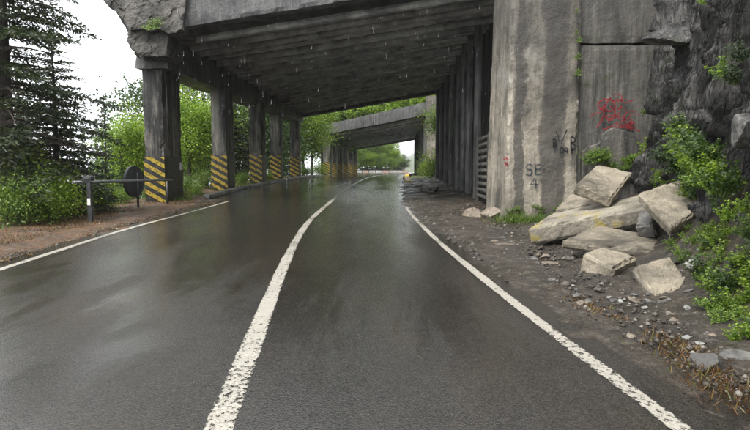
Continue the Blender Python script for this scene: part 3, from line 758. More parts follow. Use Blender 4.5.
nx_, ny_ = math.cos(ang - math.pi / 2), math.sin(ang - math.pi / 2)
def disc(r, off0, off1, dome, mat, name, ring=None):
    n_ = Vector((math.sin(ang), -math.cos(ang), 0)); t = Vector((math.cos(ang), math.sin(ang), 0)); u = Vector((0, 0, 1))
    V, Fc, k = [], [], 32
    prof = [(0.001, off1 + dome), (r * .5, off1 + dome * .8), (r * .85, off1 + dome * .35), (r, off1), (r, off0), (0.001, off0)] if ring is None else [(r - ring, off0), (r - ring, off1), (r + .012, off1 + .01), (r + .022, (off0 + off1) / 2), (r + .012, off0 - .01), (r - ring, off0)]
    for pr, of in prof:
        for j in range(k):
            an = 2 * math.pi * j / k; V.append(mc + n_ * of + (t * math.cos(an) + u * math.sin(an)) * pr)
    for i in range(len(prof) - 1):
        for j in range(k): Fc.append((i * k + j, i * k + (j + 1) % k, (i + 1) * k + (j + 1) % k, (i + 1) * k + j))
    return link(name, mesh(name, [tuple(v) for v in V], Fc, mat, True), None, mir)
disc(.60, -.03, .03, .07, M['sign_back'], 'disc'); disc(.60, -.05, .05, 0, M['dark_steel'], 'rim', .04)
v, f = tube([(mc.x + .09, mc.y + .1, Hs(mc.x, mc.y) - .3), (mc.x + .09, mc.y + .1, mc.z + .35)], [.045, .045], 10); link('pole', mesh('pole', v, f, M['dark_steel'], True), None, mir)
# small notice on the first pillar's black road face
c_ = P(173.5, 166, 26.2)
v, f = hexa(box8(-9.345, -9.325, 26.2, 26.5, 1.6, 1.95), .2, 0, 0, 4, 6)
link('notice', mesh('notice', v, f, M['white_ink']), label='small white notice on the black side of the first pillar', cat='notice')

# ------------------------------------------------------------------ the rock cliff
yc_ = np.concatenate([np.arange(-15, 3.4, .35), np.arange(3.4, 21.5, .04)]); zc_ = np.concatenate([np.arange(-.6, 6.2, .06), np.arange(6.2, 12, .3)])
CW, CZg = np.meshgrid(yc_, zc_)                       # CW follows the cleavage, so plate edges run along mesh columns
pw_ = np.stack([CW * 0, CW, CZg], -1)
CYg = CW - CZg * .28 - fbm(pw_ * np.array([1, .4, .26]), 3, 2) * .8 - fbm(pw_ * 1.1, 2, 3) * .10
base = xcliff(CYg) + .10 * CZg + .05 * np.maximum(CZg - 3, 0)
p = np.stack([base, CYg, CZg], -1)
def plates(fq, amp, zf, sd_):
    """slate plates: each slopes back to a sharp edge and is snapped off at its own heights"""
    c = -CW * fq + .8 * fbm(np.stack([CW * .7, CW * 0, CW * 0], -1), 2, 60 + sd_); fl = np.floor(c); k = fl.astype(np.int64); o = k * 0
    zz = CZg * zf + _hash(k, o, o + 1, sd_) * 9 + (c - fl) * .5
    zi = np.floor(zz).astype(np.int64); zs = zz - np.floor(zz)
    return (((c - fl) - .5) * (.4 + 1.1 * _hash(k, o, o + 2, sd_)) + (_hash(k, zi, o, sd_ + 1) - .5) * .8 + (zs - .5) * (_hash(k, zi, o, sd_ + 2) - .5) * .7) * amp
fade = S(-.1, 1.5, CZg) * .7 + .3
bc, bo, f1, f2 = worley(np.stack([CW * 2.6, CZg * 1.1, CW * 0], -1), 23)
wcell = (_hash(bc[..., 0], bc[..., 1], bc[..., 2], 3) - .5) * .16 + bo[..., 0] * .14 + bo[..., 1] * (_hash(bc[..., 0], bc[..., 1], bc[..., 2], 5) - .5) * .2
disp = (plates(.55, .85, .28, 5) + plates(1.7, .42, .6, 6) + plates(4.6, .30, 1.2, 7) + plates(10.5, .13, 2.4, 9) + wcell + fbm(p * 3, 4, 19) * .10 + fbm(p * .9, 3, 9) * .30 + fbm(p * 7, 4, 6) * .025) * fade
wallfade = 1 - S(16.4, 17.3, CYg)
CX_ = base - disp * (.25 + .75 * wallfade)
CYd = np.minimum(CYg, 17.45)
link('rock_cliff', mesh('rock_cliff', np.stack([CX_, CYd, CZg], -1).reshape(-1, 3), grid_faces(len(yc_), len(zc_)), M['rock']), kind='structure')

def boulder(seed, n_pl=16, sub=14, sq=(1, 1, 1), rough=.12):
    """rock cut by random planes: flat facets, sharp edges; unit size, base at z=0"""
    r_ = np.random.default_rng(seed)
    nr = r_.normal(size=(n_pl, 3)); nr /= np.linalg.norm(nr, axis=1)[:, None]; ds = r_.uniform(.55, 1.0, n_pl)
    th = np.linspace(0, 2 * np.pi, sub * 2, endpoint=False); ph = np.linspace(-np.pi / 2, np.pi / 2, sub)
    V = []
    for a in ph:
        for b in th: V.append((np.cos(a) * np.cos(b), np.cos(a) * np.sin(b), np.sin(a)))
    V = np.array(V); dt = V @ nr.T
    rad = np.where(dt > .05, ds / np.maximum(dt, .05), 9).min(1); rad = np.minimum(rad, 1.25)
    V = V * rad[:, None]; V = V + V * (fbm(V * 3 + seed, 3, seed) * rough)[:, None]
    V = V * np.array(sq) * .5; V[:, 2] -= V[:, 2].min() + .12 * sq[2]
    n2 = sub * 2; Fc = []
    for i in range(sub - 1):
        for j in range(n2): Fc.append((i * n2 + j, i * n2 + (j + 1) % n2, (i + 1) * n2 + (j + 1) % n2, (i + 1) * n2 + j))
    return V, Fc
BM = {}
for k in range(7):
    v, f = boulder(60 + k, 15 + k % 3, 9 if k > 2 else 30, (R.uniform(.9, 1.3), R.uniform(.75, 1.1), R.uniform(.55, .85)))
    BM[k] = (v, f)
BMm = {(k, m): mesh('boulder', BM[k][0], BM[k][1], M[m]) for k in BM for m in ('stone', 'stone_pale', 'stone_white', 'stone_mid', 'rock')}
def stone(k, mat, loc, size, label, group=None, rz=None, name='stone', cat='stone', tilt=(0, 0), sc3=None):
    o = link(name, BMm[(k, mat)], label=label, cat=cat, group=group)
    o.location = loc; o.rotation_euler = (tilt[0], tilt[1], R.uniform(0, 6.28) if rz is None else rz)
    o.scale = (size,) * 3 if sc3 is None else sc3
    return o
# rocks standing out of the cliff
def at(px, py, d): return P(px, py, d)
stone(1, 'rock', at(676, 42, 12.2), 1, 'flat grey rock ledge jutting from the cliff next to the grey wall', rz=.5, name='rock_ledge', cat='rock', tilt=(.1, -.35), sc3=(1.3, 1.3, .7))
stone(0, 'stone_mid', at(752, 142, 6.6), 1, 'large pale grey angular boulder bulging from the cliff above the weeds', rz=2.2, name='rock', cat='rock', tilt=(.3, .2), sc3=(.55, .8, .8))

# ------------------------------------------------------------------ heap of broken slabs
def slab(name, tops, th, label, mat='conc_slab', seed=0, res=.05, amp=.016, chip=.035):
    a = [P(*t) for t in tops]                       # near-left, near-right, far-right, far-left of the top face
    n_ = ((a[1] - a[0]).cross(a[3] - a[0])).normalized()
    if n_.z < 0: n_ = -n_
    b = [x - n_ * th for x in a]
    v, f = hexa(b + a, res, amp, chip, 60, seed, 2.6, 5.0)
    bc_, bo_, f1_, f2_ = worley(v * 4.5 + seed, seed); v = v + (_hash(bc_[:, 0], bc_[:, 1], bc_[:, 2], 4) - .5)[:, None] * np.array(n_) * .018 + np.stack([fbm(v * 14 + 5 * k, 3, seed + k) for k in range(3)], 1) * .012
    return link(name, mesh(name, v, f, M[mat]), label=label, cat='slab')
slab('concrete_slab', [(527, 229, 11.3), (646, 207, 10.4), (641, 194, 11.8), (552, 213, 12.7)], .34, 'longest fallen concrete slab with a patch of yellow paint, near the pier', 'conc_slab_yellow', 501)
slab('concrete_slab', [(576, 184, 11.6), (613, 197, 11.2), (633, 172, 12.5), (597, 164.5, 13.2)], .25, 'dished concrete slab lying topmost in the heap below the red graffiti', seed=502)
slab('concrete_slab', [(561, 240, 9.7), (655, 251, 8.9), (673, 238, 9.8), (598, 225, 10.8)], .17, 'thin flat concrete slab lying in front of the yellow painted slab', seed=503)
slab('concrete_block', [(583, 253, 8.3), (615, 267, 7.7), (638, 257, 8.5), (602, 246, 9.0)], .40, 'squat brown concrete block in front of the slab heap', 'conc_slab', 504)
slab('concrete_slab', [(670, 228, 8.6), (708, 204, 9.0), (686, 177, 10.4), (638, 192, 9.7)], .20, 'pale square concrete slab tilted against the weedy bank', seed=505)
slab('concrete_slab', [(554, 211, 12.9), (574, 206, 12.6), (582, 194, 13.3), (570, 193, 13.6)], .25, 'small dark slab edge wedged behind the yellow painted slab', seed=506)
slab('concrete_slab', [(571, 207, 12.6), (606, 203, 12.3), (605, 195, 13.0), (574, 196, 13.2)], .25, 'small slab wedged beneath the topmost dished slab', seed=507)
slab('concrete_slab', [(655, 298, 6.55), (692, 282, 6.9), (670, 256, 7.9), (632, 266, 7.5)], .16, 'low sloping slab half buried in gravel right of the squat block', seed=508)
slab('concrete_slab', [(634, 226, 9.9), (652, 224, 9.6), (655, 208, 10.4), (640, 206, 10.6)], .3, 'dark slab end wedged between the tilted slab and the yellow painted slab', 'conc_kerb', seed=509)
slab('concrete_slab', [(676, 256, 8.4), (706, 252, 8.2), (704, 243, 8.8), (682, 246, 8.9)], .16, 'narrow slab sticking out of the bank under the tilted slab', seed=510)

# single stones one can pick out
DD = np.arange(3, 60, .04)
def ray(px, py):
    c, s_ = math.cos(PITCH), math.sin(PITCH); xc, yc = (px - CX) / F, (CY - py) / F
    k = DD / (c + yc * s_); return xc * k, DD, EYE + (-s_ + yc * c) * k
def gpt(px, py):                      # where a pixel's ray meets the ground
    x, y, z = ray(px, py); h = H(x, y); m = np.nonzero(z < h + .01)[0]
    if not len(m): return P(px, py, 20)
    i = m[0]; return Vector((x[i], y[i], h[i]))
def gstone(px, py, wpx, k, mat, label, group=None, tilt=(0, 0), flat=.8):
    g = gpt(px, py); s = wpx * g.y / F
    return stone(k, mat, (g.x, g.y, g.z - .04 * s), s, label, group, tilt=tilt, sc3=(s, s, s * flat))
gstone(709, 366, 34, 0, 'stone', 'dark blue grey pointed rock among dry grass beside the ditch', tilt=(.2, .5), flat=1.0)
gstone(736, 358, 26, 4, 'stone', 'grey rock beside the dark pointed rock under the weeds')
gstone(692, 268, 16, 3, 'stone_white', 'white stone lying on the gravel under the tilted slab')
gstone(473, 216, 22, 0, 'stone_pale', 'round brown boulder at the foot of the slatted panel', flat=1.0)
gstone(494, 217, 20, 1, 'stone_pale', 'brown boulder leaning on the inner side of the pier', flat=1.0)
gstone(686, 338, 9, 5, 'stone_white', 'small whitish stone in the ditch near the dark pointed rock')
gstone(505, 245, 18, 6, 'stone_pale', 'flat pale stone lying in the mud before the pier', flat=.3)
gstone(548, 262, 20, 5, 'stone_pale', 'flat pale stone lying in the mud before the thin slab', flat=.3)
gstone(430, 192, 20, 2, 'stone', 'low dark rubble rock beside the puddle under the shed', flat=.5)
GR = 'loose stones on the muddy verge'; SL = {'stone': 'grey', 'stone_pale': 'brown', 'stone_white': 'whitish'}
rgs = random.Random(77)
for i in range(70):
    px_ = rgs.uniform(480, 730); py_ = rgs.uniform(226, 350)
    lo_ = np.interp(px_, [430, 520, 600, 680, 730], [215, 235, 285, 300, 330]); 
    py_ = lo_ + abs(rgs.gauss(0, 1)) * np.interp(px_, [430, 560, 730], [12, 26, 26])
    if py_ > 420: continue
    # keep off the asphalt
    g = gpt(px_, py_)
    if g.x < float(xR(g.y)) + .6: continue
    mt_ = rgs.choice(['stone', 'stone', 'stone', 'stone_pale', 'stone_pale', 'stone_white'])
    gstone(px_, py_, rgs.uniform(3.5, 10), rgs.randrange(3, 7), mt_, SL[mt_] + ' loose stone among the gravel before the slab heap', SL[mt_] + ' ' + GR, flat=rgs.uniform(.5, .9))

for i in range(26):
    px_, py_ = rgs.uniform(628, 702), rgs.uniform(244, 300)
    gstone(px_, py_, rgs.uniform(6, 16), rgs.randrange(3, 7), 'stone' if i % 4 else 'stone_pale', ('dark flat' if i % 4 else 'brown flat') + ' stone on the rubble right of the squat block', ('dark' if i % 4 else 'brown') + ' stones right of the squat block', tilt=(rgs.uniform(-.4, .4), rgs.uniform(-.4, .4)), flat=.4)
# small gravel: too many to count
def gravel(name, n, fn, s0, s1, mat):
    V, Fc = [], []
    oct_ = np.array([(1, 0, 0), (0, 1, 0), (-1, 0, 0), (0, -1, 0), (0, 0, 1), (0, 0, -1)], float)
    of = np.array([(0, 1, 4), (1, 2, 4), (2, 3, 4), (3, 0, 4), (1, 0, 5), (2, 1, 5), (3, 2, 5), (0, 3, 5)])
    xy = fn(n); n = len(xy)
    z = H(xy[:, 0], xy[:, 1], True)
    s = s0 + (s1 - s0) * rng.random(n) ** 3
    a = rng.random(n) * 6.28
    q = oct_[None] * rng.uniform(.6, 1.25, (n, 6, 1)) * s[:, None, None]; q[..., 2] *= .6
    ca, sa = np.cos(a)[:, None], np.sin(a)[:, None]
    x = q[..., 0] * ca - q[..., 1] * sa; y = q[..., 0] * sa + q[..., 1] * ca
    V = np.stack([x + xy[:, 0:1], y + xy[:, 1:2], q[..., 2] + (z + .01)[:, None]], -1).reshape(-1, 3)
    Fc = (of[None] + (np.arange(n) * 6)[:, None, None]).reshape(-1, 3)
    return link(name, mesh(name, V, Fc, mat), kind='stuff', label='fine loose gravel and grit scattered over the verge')
def right_xy(n):
    y = 3 + 42 * rng.random(n) ** 1.9; u = rng.random(n)
    x0, x1 = xR(y) + np.interp(y, [3, 12, 22], [.55, .4, .15]), np.where(y < 17, xbase(y) + .9, 4.5)
    x = x0 + (x1 - x0) * u ** .8
    k = fbm(np.stack([x, y, 0 * x], -1) * .9, 3, 66) + (x - x0) / (x1 - x0) * .5 > rng.uniform(-.3, .6, n)
    return np.stack([x, y], 1)[k]
gravel('gravel', 8500, right_xy, .006, .045, M['gravel'])
def mid_xy(n):
    y = rng.uniform(7, 30, n); x0, x1 = xR(y) + .25, np.where(y < 17, xbase(y) + .5, 4.6)
    x = x0 + (x1 - x0) * rng.random(n); k = fbm(np.stack([x, y, 0 * x], -1) * .7, 3, 67) > rng.uniform(-.5, .5, n)
    return np.stack([x, y], 1)[k]
gravel('rubble', 2600, mid_xy, .012, .10, M['gravel'])
def left_xy(n):
    y = 8 + 18 * rng.random(n); x = xL(y) - .35 - np.abs(rng.normal(size=n)) * np.interp(y, [8, 16, 26], [.9, 1.3, 1.4])
    return np.stack([x, y], 1)
gravel('gravel', 15000, left_xy, .008, .04, M['gravel'])

# ------------------------------------------------------------------ plants
def kites(base, dirs, L_, W_, nrm=None, fold=.0):
    """one leaf (4 verts, 2 triangles) for each row"""
    n = len(base)
    d = dirs / np.linalg.norm(dirs, axis=1)[:, None]
    if nrm is None: nrm = rng.normal(size=(n, 3)) + np.array([0, 0, 1.2])
    s = np.cross(d, nrm); s /= np.maximum(np.linalg.norm(s, axis=1), 1e-6)[:, None]
    up = np.cross(s, d)
    L_ = np.broadcast_to(L_, (n,))[:, None]; W_ = np.broadcast_to(W_, (n,))[:, None]
    v = np.stack([base, base + d * L_ * .45 + s * W_ + up * W_ * fold, base + d * L_ - up * L_ * .08, base + d * L_ * .45 - s * W_ + up * W_ * fold], 1).reshape(-1, 3)
    a = np.arange(n)[:, None] * 4
    f = np.concatenate([a + np.array([[0, 1, 2]]), a + np.array([[0, 2, 3]])], 0)
    return v, f
def unit(n): v = rng.normal(size=(n, 3)); return v / np.linalg.norm(v, axis=1)[:, None]

def broadleaf(name, h, rx_, nleaf, lsize, mat, seed, trunk_r=.16, crown0=.28, clumps=70, label='', cat='tree'):
    global rng
    rng = np.random.default_rng(seed); r_ = random.Random(seed)
    root = thing(name, (0, 0, 0), label, cat)
    cz = h * (crown0 + 1) / 2; rz_ = h * (1 - crown0) / 2
    c = unit(clumps) * (rng.random((clumps, 1)) ** .45) * np.array([rx_, rx_, rz_]) * rng.uniform(.75, 1.08, (clumps, 1)) + np.array([0, 0, cz])
    c[:, 2] = np.maximum(c[:, 2], h * crown0 * .6)
    parts = [tube([(0, 0, -.6), (.05, .03, h * .25), (-.08, .05, h * .5), (.02, 0, h * .85)], [trunk_r * 1.25, trunk_r, trunk_r * .7, trunk_r * .15], 8)]
    for k in range(0, clumps, 2):
        zb_ = min(c[k, 2] * .75, h * .7); a = Vector((0, 0, zb_)); b = Vector(c[k]); m = a.lerp(b, .5) + Vector((r_.uniform(-.2, .2), r_.uniform(-.2, .2), -.15))
        parts.append(tube([a, m, b], [trunk_r * .32, trunk_r * .2, trunk_r * .06], 5, False))
    v, f = merge(parts)
    link('trunk', mesh('trunk', v, f, M['bark'], True), None, root)
    wts = rng.random(clumps) + .3; wts /= wts.sum()
    idx = rng.choice(clumps, nleaf, p=wts)
    sp = (rx_ * .19 + .12) * rng.uniform(.7, 1.3, clumps)
    off = rng.normal(size=(nleaf, 3)) * np.array([1, 1, .62]) * sp[idx][:, None]
    b = c[idx] + off
    d = unit(nleaf) + np.array([0, 0, -.25]) + off / sp[idx][:, None] * .5
    v, f = kites(b, d, lsize * rng.uniform(.6, 1.3, nleaf), lsize * .34 * rng.uniform(.7, 1.2, nleaf), fold=.2)
    link('crown', mesh('crown', v, f, M[mat]), None, root)
    return root

def spruce(name, h, lmax, mat, seed, z0=.08, nwh=22, per=6, trunk_r=.13, dens=1.0, droop=.35, bare=0.0, label='', sprayw=.035, pw=.85, twig='twig'):
    global rng
    rng = np.random.default_rng(seed); r_ = random.Random(seed)
    root = thing(name, (0, 0, 0), label, 'tree')
    link('trunk', mesh('trunk', *tube([(0, 0, -.6), (0, 0, h * .3), (.03, .02, h * .65), (0, 0, h)], [trunk_r * 1.2, trunk_r, trunk_r * .6, .012], 10), M['bark'], True), None, root)
    B, Dr, Ln, Wd, br = [], [], [], [], []
    for i in range(nwh):
        t = (i + .5) / nwh; zw = h * lerp(z0, .985, t)
        for j in range(per):
            az = j * 2 * math.pi / per + i * 1.1 + r_.uniform(-.35, .35); L_ = lmax * max(.06, (1 - t)) ** pw * r_.uniform(.65, 1.15)
            zz = zw + r_.uniform(-.4, .4) * h / nwh; dv = np.array([math.cos(az), math.sin(az), 0])
            lift = lerp(-.10, .45, t); dr = droop * r_.uniform(.6, 1.3)
            def pt(s): return np.array([0, 0, zz]) + dv * L_ * s + np.array([0, 0, L_ * (lift * s - dr * s * s + .22 * dr * s ** 4)])
            br.append(tube([Vector(pt(s)) for s in (0, .35, .7, 1)], [.012 + .011 * L_, .009 + .007 * L_, .006 + .003 * L_, .003], 4, False))
            step = .075 / dens; ns = max(3, int(L_ / step))
            side = np.array([-dv[1], dv[0], 0])
            if r_.random() < bare:      # leafless branch with fine twigs
                for s in np.linspace(.2, 1, max(4, ns // 2)):
                    for sg in (-1, 1):
                        p0 = pt(s); l2 = .38 * L_ * (1.1 - s * .8) * r_.uniform(.4, 1)
                        p1 = p0 + (side * sg * .8 + dv * .6 + np.array([0, 0, r_.uniform(-.45, .15)])) * l2
                        br.append(tube([Vector(p0), Vector((p0 + p1) / 2 + np.array([0, 0, .03])), Vector(p1)], [.006, .004, .0015], 3, False))
                continue
            for s in np.linspace(.12, 1, ns):
                p0 = pt(s)
                wl = .42 * L_ * (1.12 - s) ** .8 * r_.uniform(.6, 1.1) + .06
                for sg in (-1, 1):
                    tw = side * sg * .85 + dv * .55 + np.array([0, 0, r_.uniform(-.35, .05)])
                    m = max(1, int(wl / .13))
                    for q in range(m):
                        b = p0 + tw * wl * (q / m)
                        for e_ in range(2):
                            B.append(b); Dr.append(tw + rng.normal(size=3) * .45 + np.array([0, 0, -.12])); Ln.append(.17 * r_.uniform(.7, 1.4)); Wd.append(sprayw * r_.uniform(.6, 1.2))
                B.append(p0); Dr.append(dv + rng.normal(size=3) * .4); Ln.append(.16); Wd.append(sprayw)
    v, f = merge(br); link('limbs', mesh('limbs', v, f, M[twig]), None, root)
    v, f = kites(np.array(B), np.array(Dr), np.array(Ln), np.array(Wd)); link('needles', mesh('needles', v, f, M[mat]), None, root)
    return root

def put(o, px, py_top, d, h0, label, rz=0, hh=None, sx=1.0, z=None):
    """stand a tree at depth d under pixel column px so that its top reaches py_top"""
    x = P(px, 171, d).x; zb_ = Hs(x, d) if z is None else z; zt = P(px, py_top, d).z
    s = (zt - zb_) / h0
    o.location = (x, d, zb_); o.scale = (s * sx, s * sx, s); o.rotation_euler = (0, 0, rz); o['label'] = label
    return o
# left foreground conifers
old = spruce('old_spruce', 14, 3.3, 'needle', 901, z0=.12, nwh=34, per=6, trunk_r=.19, dens=.7, droop=.3, bare=.60, label='x', sprayw=.028, pw=.7)
x_ = P(9, 171, 16.6).x; old.location = (x_, 16.6, Hs(x_, 16.6)); old['label'] = 'tall old spruce with thick dark trunk and bare twiggy upper branches at the verge'
sp1 = spruce('spruce', 9, 2.7, 'needle', 902, z0=.06, nwh=22, per=6, trunk_r=.11, dens=.72, droop=.32, label='x', sprayw=.036)
put(sp1, 57, 24, 19.5, 9, 'dense dark spruce with drooping boughs standing beside the old bare trunk', sx=1.12)
sp2 = spruce('young_spruce', 6, 1.0, 'needle_light', 903, z0=.05, nwh=20, per=5, trunk_r=.05, dens=.8, droop=.2, label='x', sprayw=.03)
put(sp2, 106, 94, 27, 6, 'thin young spruce with spire top in front of the white sky', sx=.75)
for px_, ty, d, lb, sx in ((97, 118, 30, 'short thin spruce just behind the spire topped young spruce', .8), (84, 128, 25, 'small young spruce between dense dark spruce and the boom post', .9), (26, 98, 22, 'young spruce in the gap between the old trunk and dense spruce', 1.0), (121, 150, 30, 'tiny spruce top poking up near the round sign', .9)):
    put(copy_tree(sp2, (0, 0, 0), 0, 1), px_, ty, d, 6, lb, R.uniform(0, 6), sx=sx)
sp3 = copy_tree(sp1, (0, 0, 0), 0, 1); put(sp3, 22, 62, 24, 9, 'dark spruce crowded behind the old bare trunk', 2.1)

# broadleaf prototypes
bl1 = broadleaf('broadleaf_tree', 10, 3.2, 15000, .20, 'leaf_lime', 911, .15, .18, 80, 'x')
bl2 = broadleaf('broadleaf_tree', 11, 3.0, 15000, .20, 'leaf', 912, .16, .15, 80, 'x')
bl3 = broadleaf('broadleaf_tree', 9, 3.4, 15000, .20, 'leaf_dark', 913, .15, .12, 80, 'x')
sh1 = broadleaf('leafy_shrub', 2.2, 1.2, 4200, .115, 'leaf_lime', 914, .03, .05, 42, 'x', 'shrub')
sh2 = broadleaf('leafy_shrub', 2.0, 1.3, 4200, .115, 'leaf', 915, .03, .04, 42, 'x', 'shrub')
con = spruce('forest_spruce', 14, 3.0, 'needle', 916, z0=.05, nwh=24, per=6, trunk_r=.16, dens=.42, droop=.3, label='x', sprayw=.085)
bl4 = broadleaf('broadleaf_tree', 10, 3.6, 3200, .75, 'leaf_lime', 917, .15, .05, 60, 'x')
used = set()
def tree(o, *a, **k):
    if o.name in used: c = copy_tree(o, (0, 0, 0), 0, 1)
    else: c = o; used.add(o.name)
    h0 = {bl1: 10, bl2: 11, bl3: 9, sh1: 2.2, sh2: 2.0, con: 14, bl4: 10}[o]
    g = k.pop('group', None)
    if g: c['group'] = g
    return put(c, a[0], a[1], a[2], h0, a[3], R.uniform(0, 6.28), **k)
tree(bl1, 131, 108, 31, 'airy pale green tree left of the first striped pillar')
G1 = 'broadleaf trees seen between the shed pillars'
for o, px_, ty, d, lb in ((bl1, 190, 84, 37, 'lime green tree filling the first opening of the shed'), (bl2, 205, 60, 48, 'tall green tree behind the lime tree in the first opening'), (bl3, 168, 80, 52, 'dark tree hidden behind the first pillar'),
        (con, 246, 70, 56, 'dark spruce in the second opening of the shed'), (con, 235, 88, 44, 'slim dark spruce hugging the second striped pillar'), (bl3, 258, 70, 66, 'dark leafy tree behind the spruces of the second opening'), (bl2, 270, 90, 76, 'green tree in the third opening of the shed'),
        (con, 283, 84, 84, 'spruce in the narrow gap by the fourth pillar'), (bl1, 312, 96, 72, 'bright lime tree just past the last striped pillar'), (bl1, 322, 78, 92, 'bright lime tree behind the gap between both sheds'),
        (bl2, 303, 70, 96, 'tall green tree beyond the last striped pillar'), (bl2, 334, 84, 118, 'green tree rising behind the left end of the second shed'), (bl1, 222, 100, 62, 'lime tree deep in the second opening'), (bl1, 150, 120, 44, 'pale tree low behind the first pillar'), (bl2, 118, 150, 50, 'green treetop low in the valley beyond the round sign')):
    tree(o, px_, ty, d, lb)
# hillside and shed roof greenery
for i, (px_, ty, d) in enumerate(((326, 104, 88), (339, 106, 92), (352, 102, 90), (364, 100, 88), (377, 97, 87), (389, 95, 84), (400, 93, 82), (411, 90, 78), (420, 92, 74), (430, 92, 72), (346, 98, 104), (370, 92, 104), (394, 86, 102))):
    c = tree(bl4, px_, ty, d, 'young bright green tree growing on the earth roof of the second shed', z=8.6 + (px_ - 330) * .012, group='trees on the roof of the second shed', sx=1.5)
for i, (px_, ty, d, o) in enumerate(((362, 128, 165, con), (372, 120, 172, con), (381, 126, 160, con), (391, 128, 170, con), (398, 140, 168, con), (367, 132, 155, bl2), (386, 136, 156, bl1), (354, 126, 150, bl3), (345, 118, 170, con), (404, 154, 172, bl3), (376, 140, 152, bl2), (394, 146, 154, bl1), (360, 146, 146, bl2), (370, 150, 147, bl1), (382, 152, 148, bl2), (391, 156, 150, bl2))):
    tree(o, px_, ty, d, 'dark spruce of the grove beyond the second shed' if o is con else 'leafy tree of the grove beyond the second shed', z=1.0, group='spruces beyond the second shed' if o is con else 'leafy trees beyond the second shed')
for px_, ty, d, z_, lb in ((441, 106, 50, 4.6, 'bush hanging over the gap right between both sheds'), (438, 150, 52, .9, 'bush low on the bank by the second shed pier'), (428, 160, 58, .9, 'weedy bush at the foot of the second shed pier'), (437, 166, 50, .7, 'weeds beside the puddle under the last column')):
    tree(sh1, px_, ty, d, lb, z=z_, sx=1.1)
# undergrowth on the left
for i, (px_, ty, d, o, lb) in enumerate(((28, 152, 16.9, sh1, 'pale green shrub beside the trunk of the old spruce'), (47, 172, 16.2, sh1, 'low pale shrub under the dense dark spruce'), (16, 178, 15.2, sh2, 'small green shrub in front of the old trunk'), (68, 186, 18.5, sh2, 'green shrub behind the boom post'), (104, 184, 21, sh1, 'low shrub under the boom rail'), (120, 188, 24, sh2, 'green undergrowth behind the round sign'), (186, 176, 29, sh2, 'round green shrub behind the first pillar'), (196, 182, 28.6, sh1, 'low leafy shrub growing beside the kerb end'), (205, 170, 33, sh2, 'dark shrub in the first opening'), (243, 172, 37, sh2, 'shrub between second and third pillars'), (268, 172, 44, sh2, 'shrub between third and fourth pillars'), (306, 166, 58, sh2, 'dark shrub at the foot of the last pillar'), (320, 163, 66, sh1, 'pale shrub at the left of the second shed'), (80, 192, 21, sh2, 'green bush at the valley edge past the post'))):
    tree(o, px_, ty, d, lb)

# weeds on the cliff bank
def weed(name, n, h, spread, lsize, mat, seed):
    global rng
    rng = np.random.default_rng(seed)
    stems = []; B, Dd, Ls = [], [], []
    for i in range(n):
        az = rng.random() * 6.28; ln = h * rng.uniform(.5, 1.1); o = np.array([math.cos(az), math.sin(az), 0]) * spread * rng.random()
        tip = o * 1.9 + np.array([0, 0, ln]); mid = o * 1.3 + np.array([0, 0, ln * .6])
        stems.append(tube([Vector(o * .3), Vector(mid), Vector(tip)], [.006, .004, .002], 3, False))
        for s in np.linspace(.25, 1, 7):
            b = (o * .3) * (1 - s) + tip * s
            for q in range(3): B.append(b + rng.normal(size=3) * .02); v_ = rng.normal(size=3); v_[2] = v_[2] * .4 + .1; Dd.append(v_); Ls.append(lsize * rng.uniform(.6, 1.25))
    v1, f1_ = merge(stems); Ls = np.array(Ls)
    v2, f2_ = kites(np.array(B), np.array(Dd), Ls, Ls * .36, fold=.25)
    root = thing(name, (0, 0, 0), 'x', 'plant')
    link('stems', mesh('stems', v1, f1_, M['grass']), None, root); link('leaves', mesh('leaves', v2, f2_, M[mat]), None, root)
    return root
wd = [weed('weed', 14, .45, .2, .075, 'leaf_lime', 921), weed('weed', 20, .32, .24, .055, 'leaf', 922), weed('weed', 14, .55, .24, .075, 'leaf_dark', 923)]
wu = set(); rw = random.Random(31)
def cliff_pt(px_, py_):
    x, y, z = ray(px_, py_); m = np.nonzero((x > xcliff(y) + .1 * z - .42) | (z < H(x, y)) | (y > 17.2))[0]
    i = m[0]; return Vector((x[i], y[i], z[i]))
def put_weed(px_, py_, s, label, group, k=None):
    k = rw.randrange(3) if k is None else k
    p_ = cliff_pt(px_, py_)
    if k in wu: o = copy_tree(wd[k], (0, 0, 0), 0, 1)
    else: o = wd[k]; wu.add(k)
    steep = p_.x > float(xcliff(p_.y)) - .25 and p_.z > 1.2
    o.location = p_; o.scale = (s, s, s); o.rotation_euler = ((0, -.7, 0) if steep else (rw.uniform(-.2, .2), -.25, rw.uniform(0, 6.28)))
    o['label'] = label; o['group'] = group
KIND = ['bright upright', 'low small-leaved', 'tall dark-leaved']
def weeds(n, fn, s0, s1, place, ks=(0, 1, 2)):
    for i in range(n):
        k = rw.choice(ks); put_weed(*fn(), rw.uniform(s0, s1), KIND[k] + ' green weed ' + place, KIND[k] + ' weeds ' + place, k)
def f_a():
    py_ = rw.uniform(268, 345); return rw.uniform(np.interp(py_, [268, 280, 320, 345], [690, 694, 703, 728]), 762), py_
def f_b():
    py_ = rw.uniform(205, 268); return rw.uniform(np.interp(py_, [205, 240, 268], [712, 708, 694]), 762), py_
def f_c():
    py_ = rw.uniform(132, 200); return rw.uniform(np.interp(py_, [132, 150, 165, 185, 200], [662, 645, 634, 636, 668]), np.interp(py_, [132, 160, 200], [700, 712, 724])), py_
weeds(34, f_a, .28, .55, 'on the bank above the ditch rocks')
weeds(20, lambda: (rw.uniform(672, 712), rw.uniform(225, 262)), .2, .4, 'growing under the tilted slab', (0, 1))
weeds(16, f_b, .3, .55, 'on the bank right of the tilted slab')
weeds(78, f_c, .5, .9, 'at the cliff foot above the slab heap')
weeds(16, lambda: (rw.uniform(586, 640), rw.uniform(155, 172)), .5, .9, 'at the foot of the grey wall', (1,))
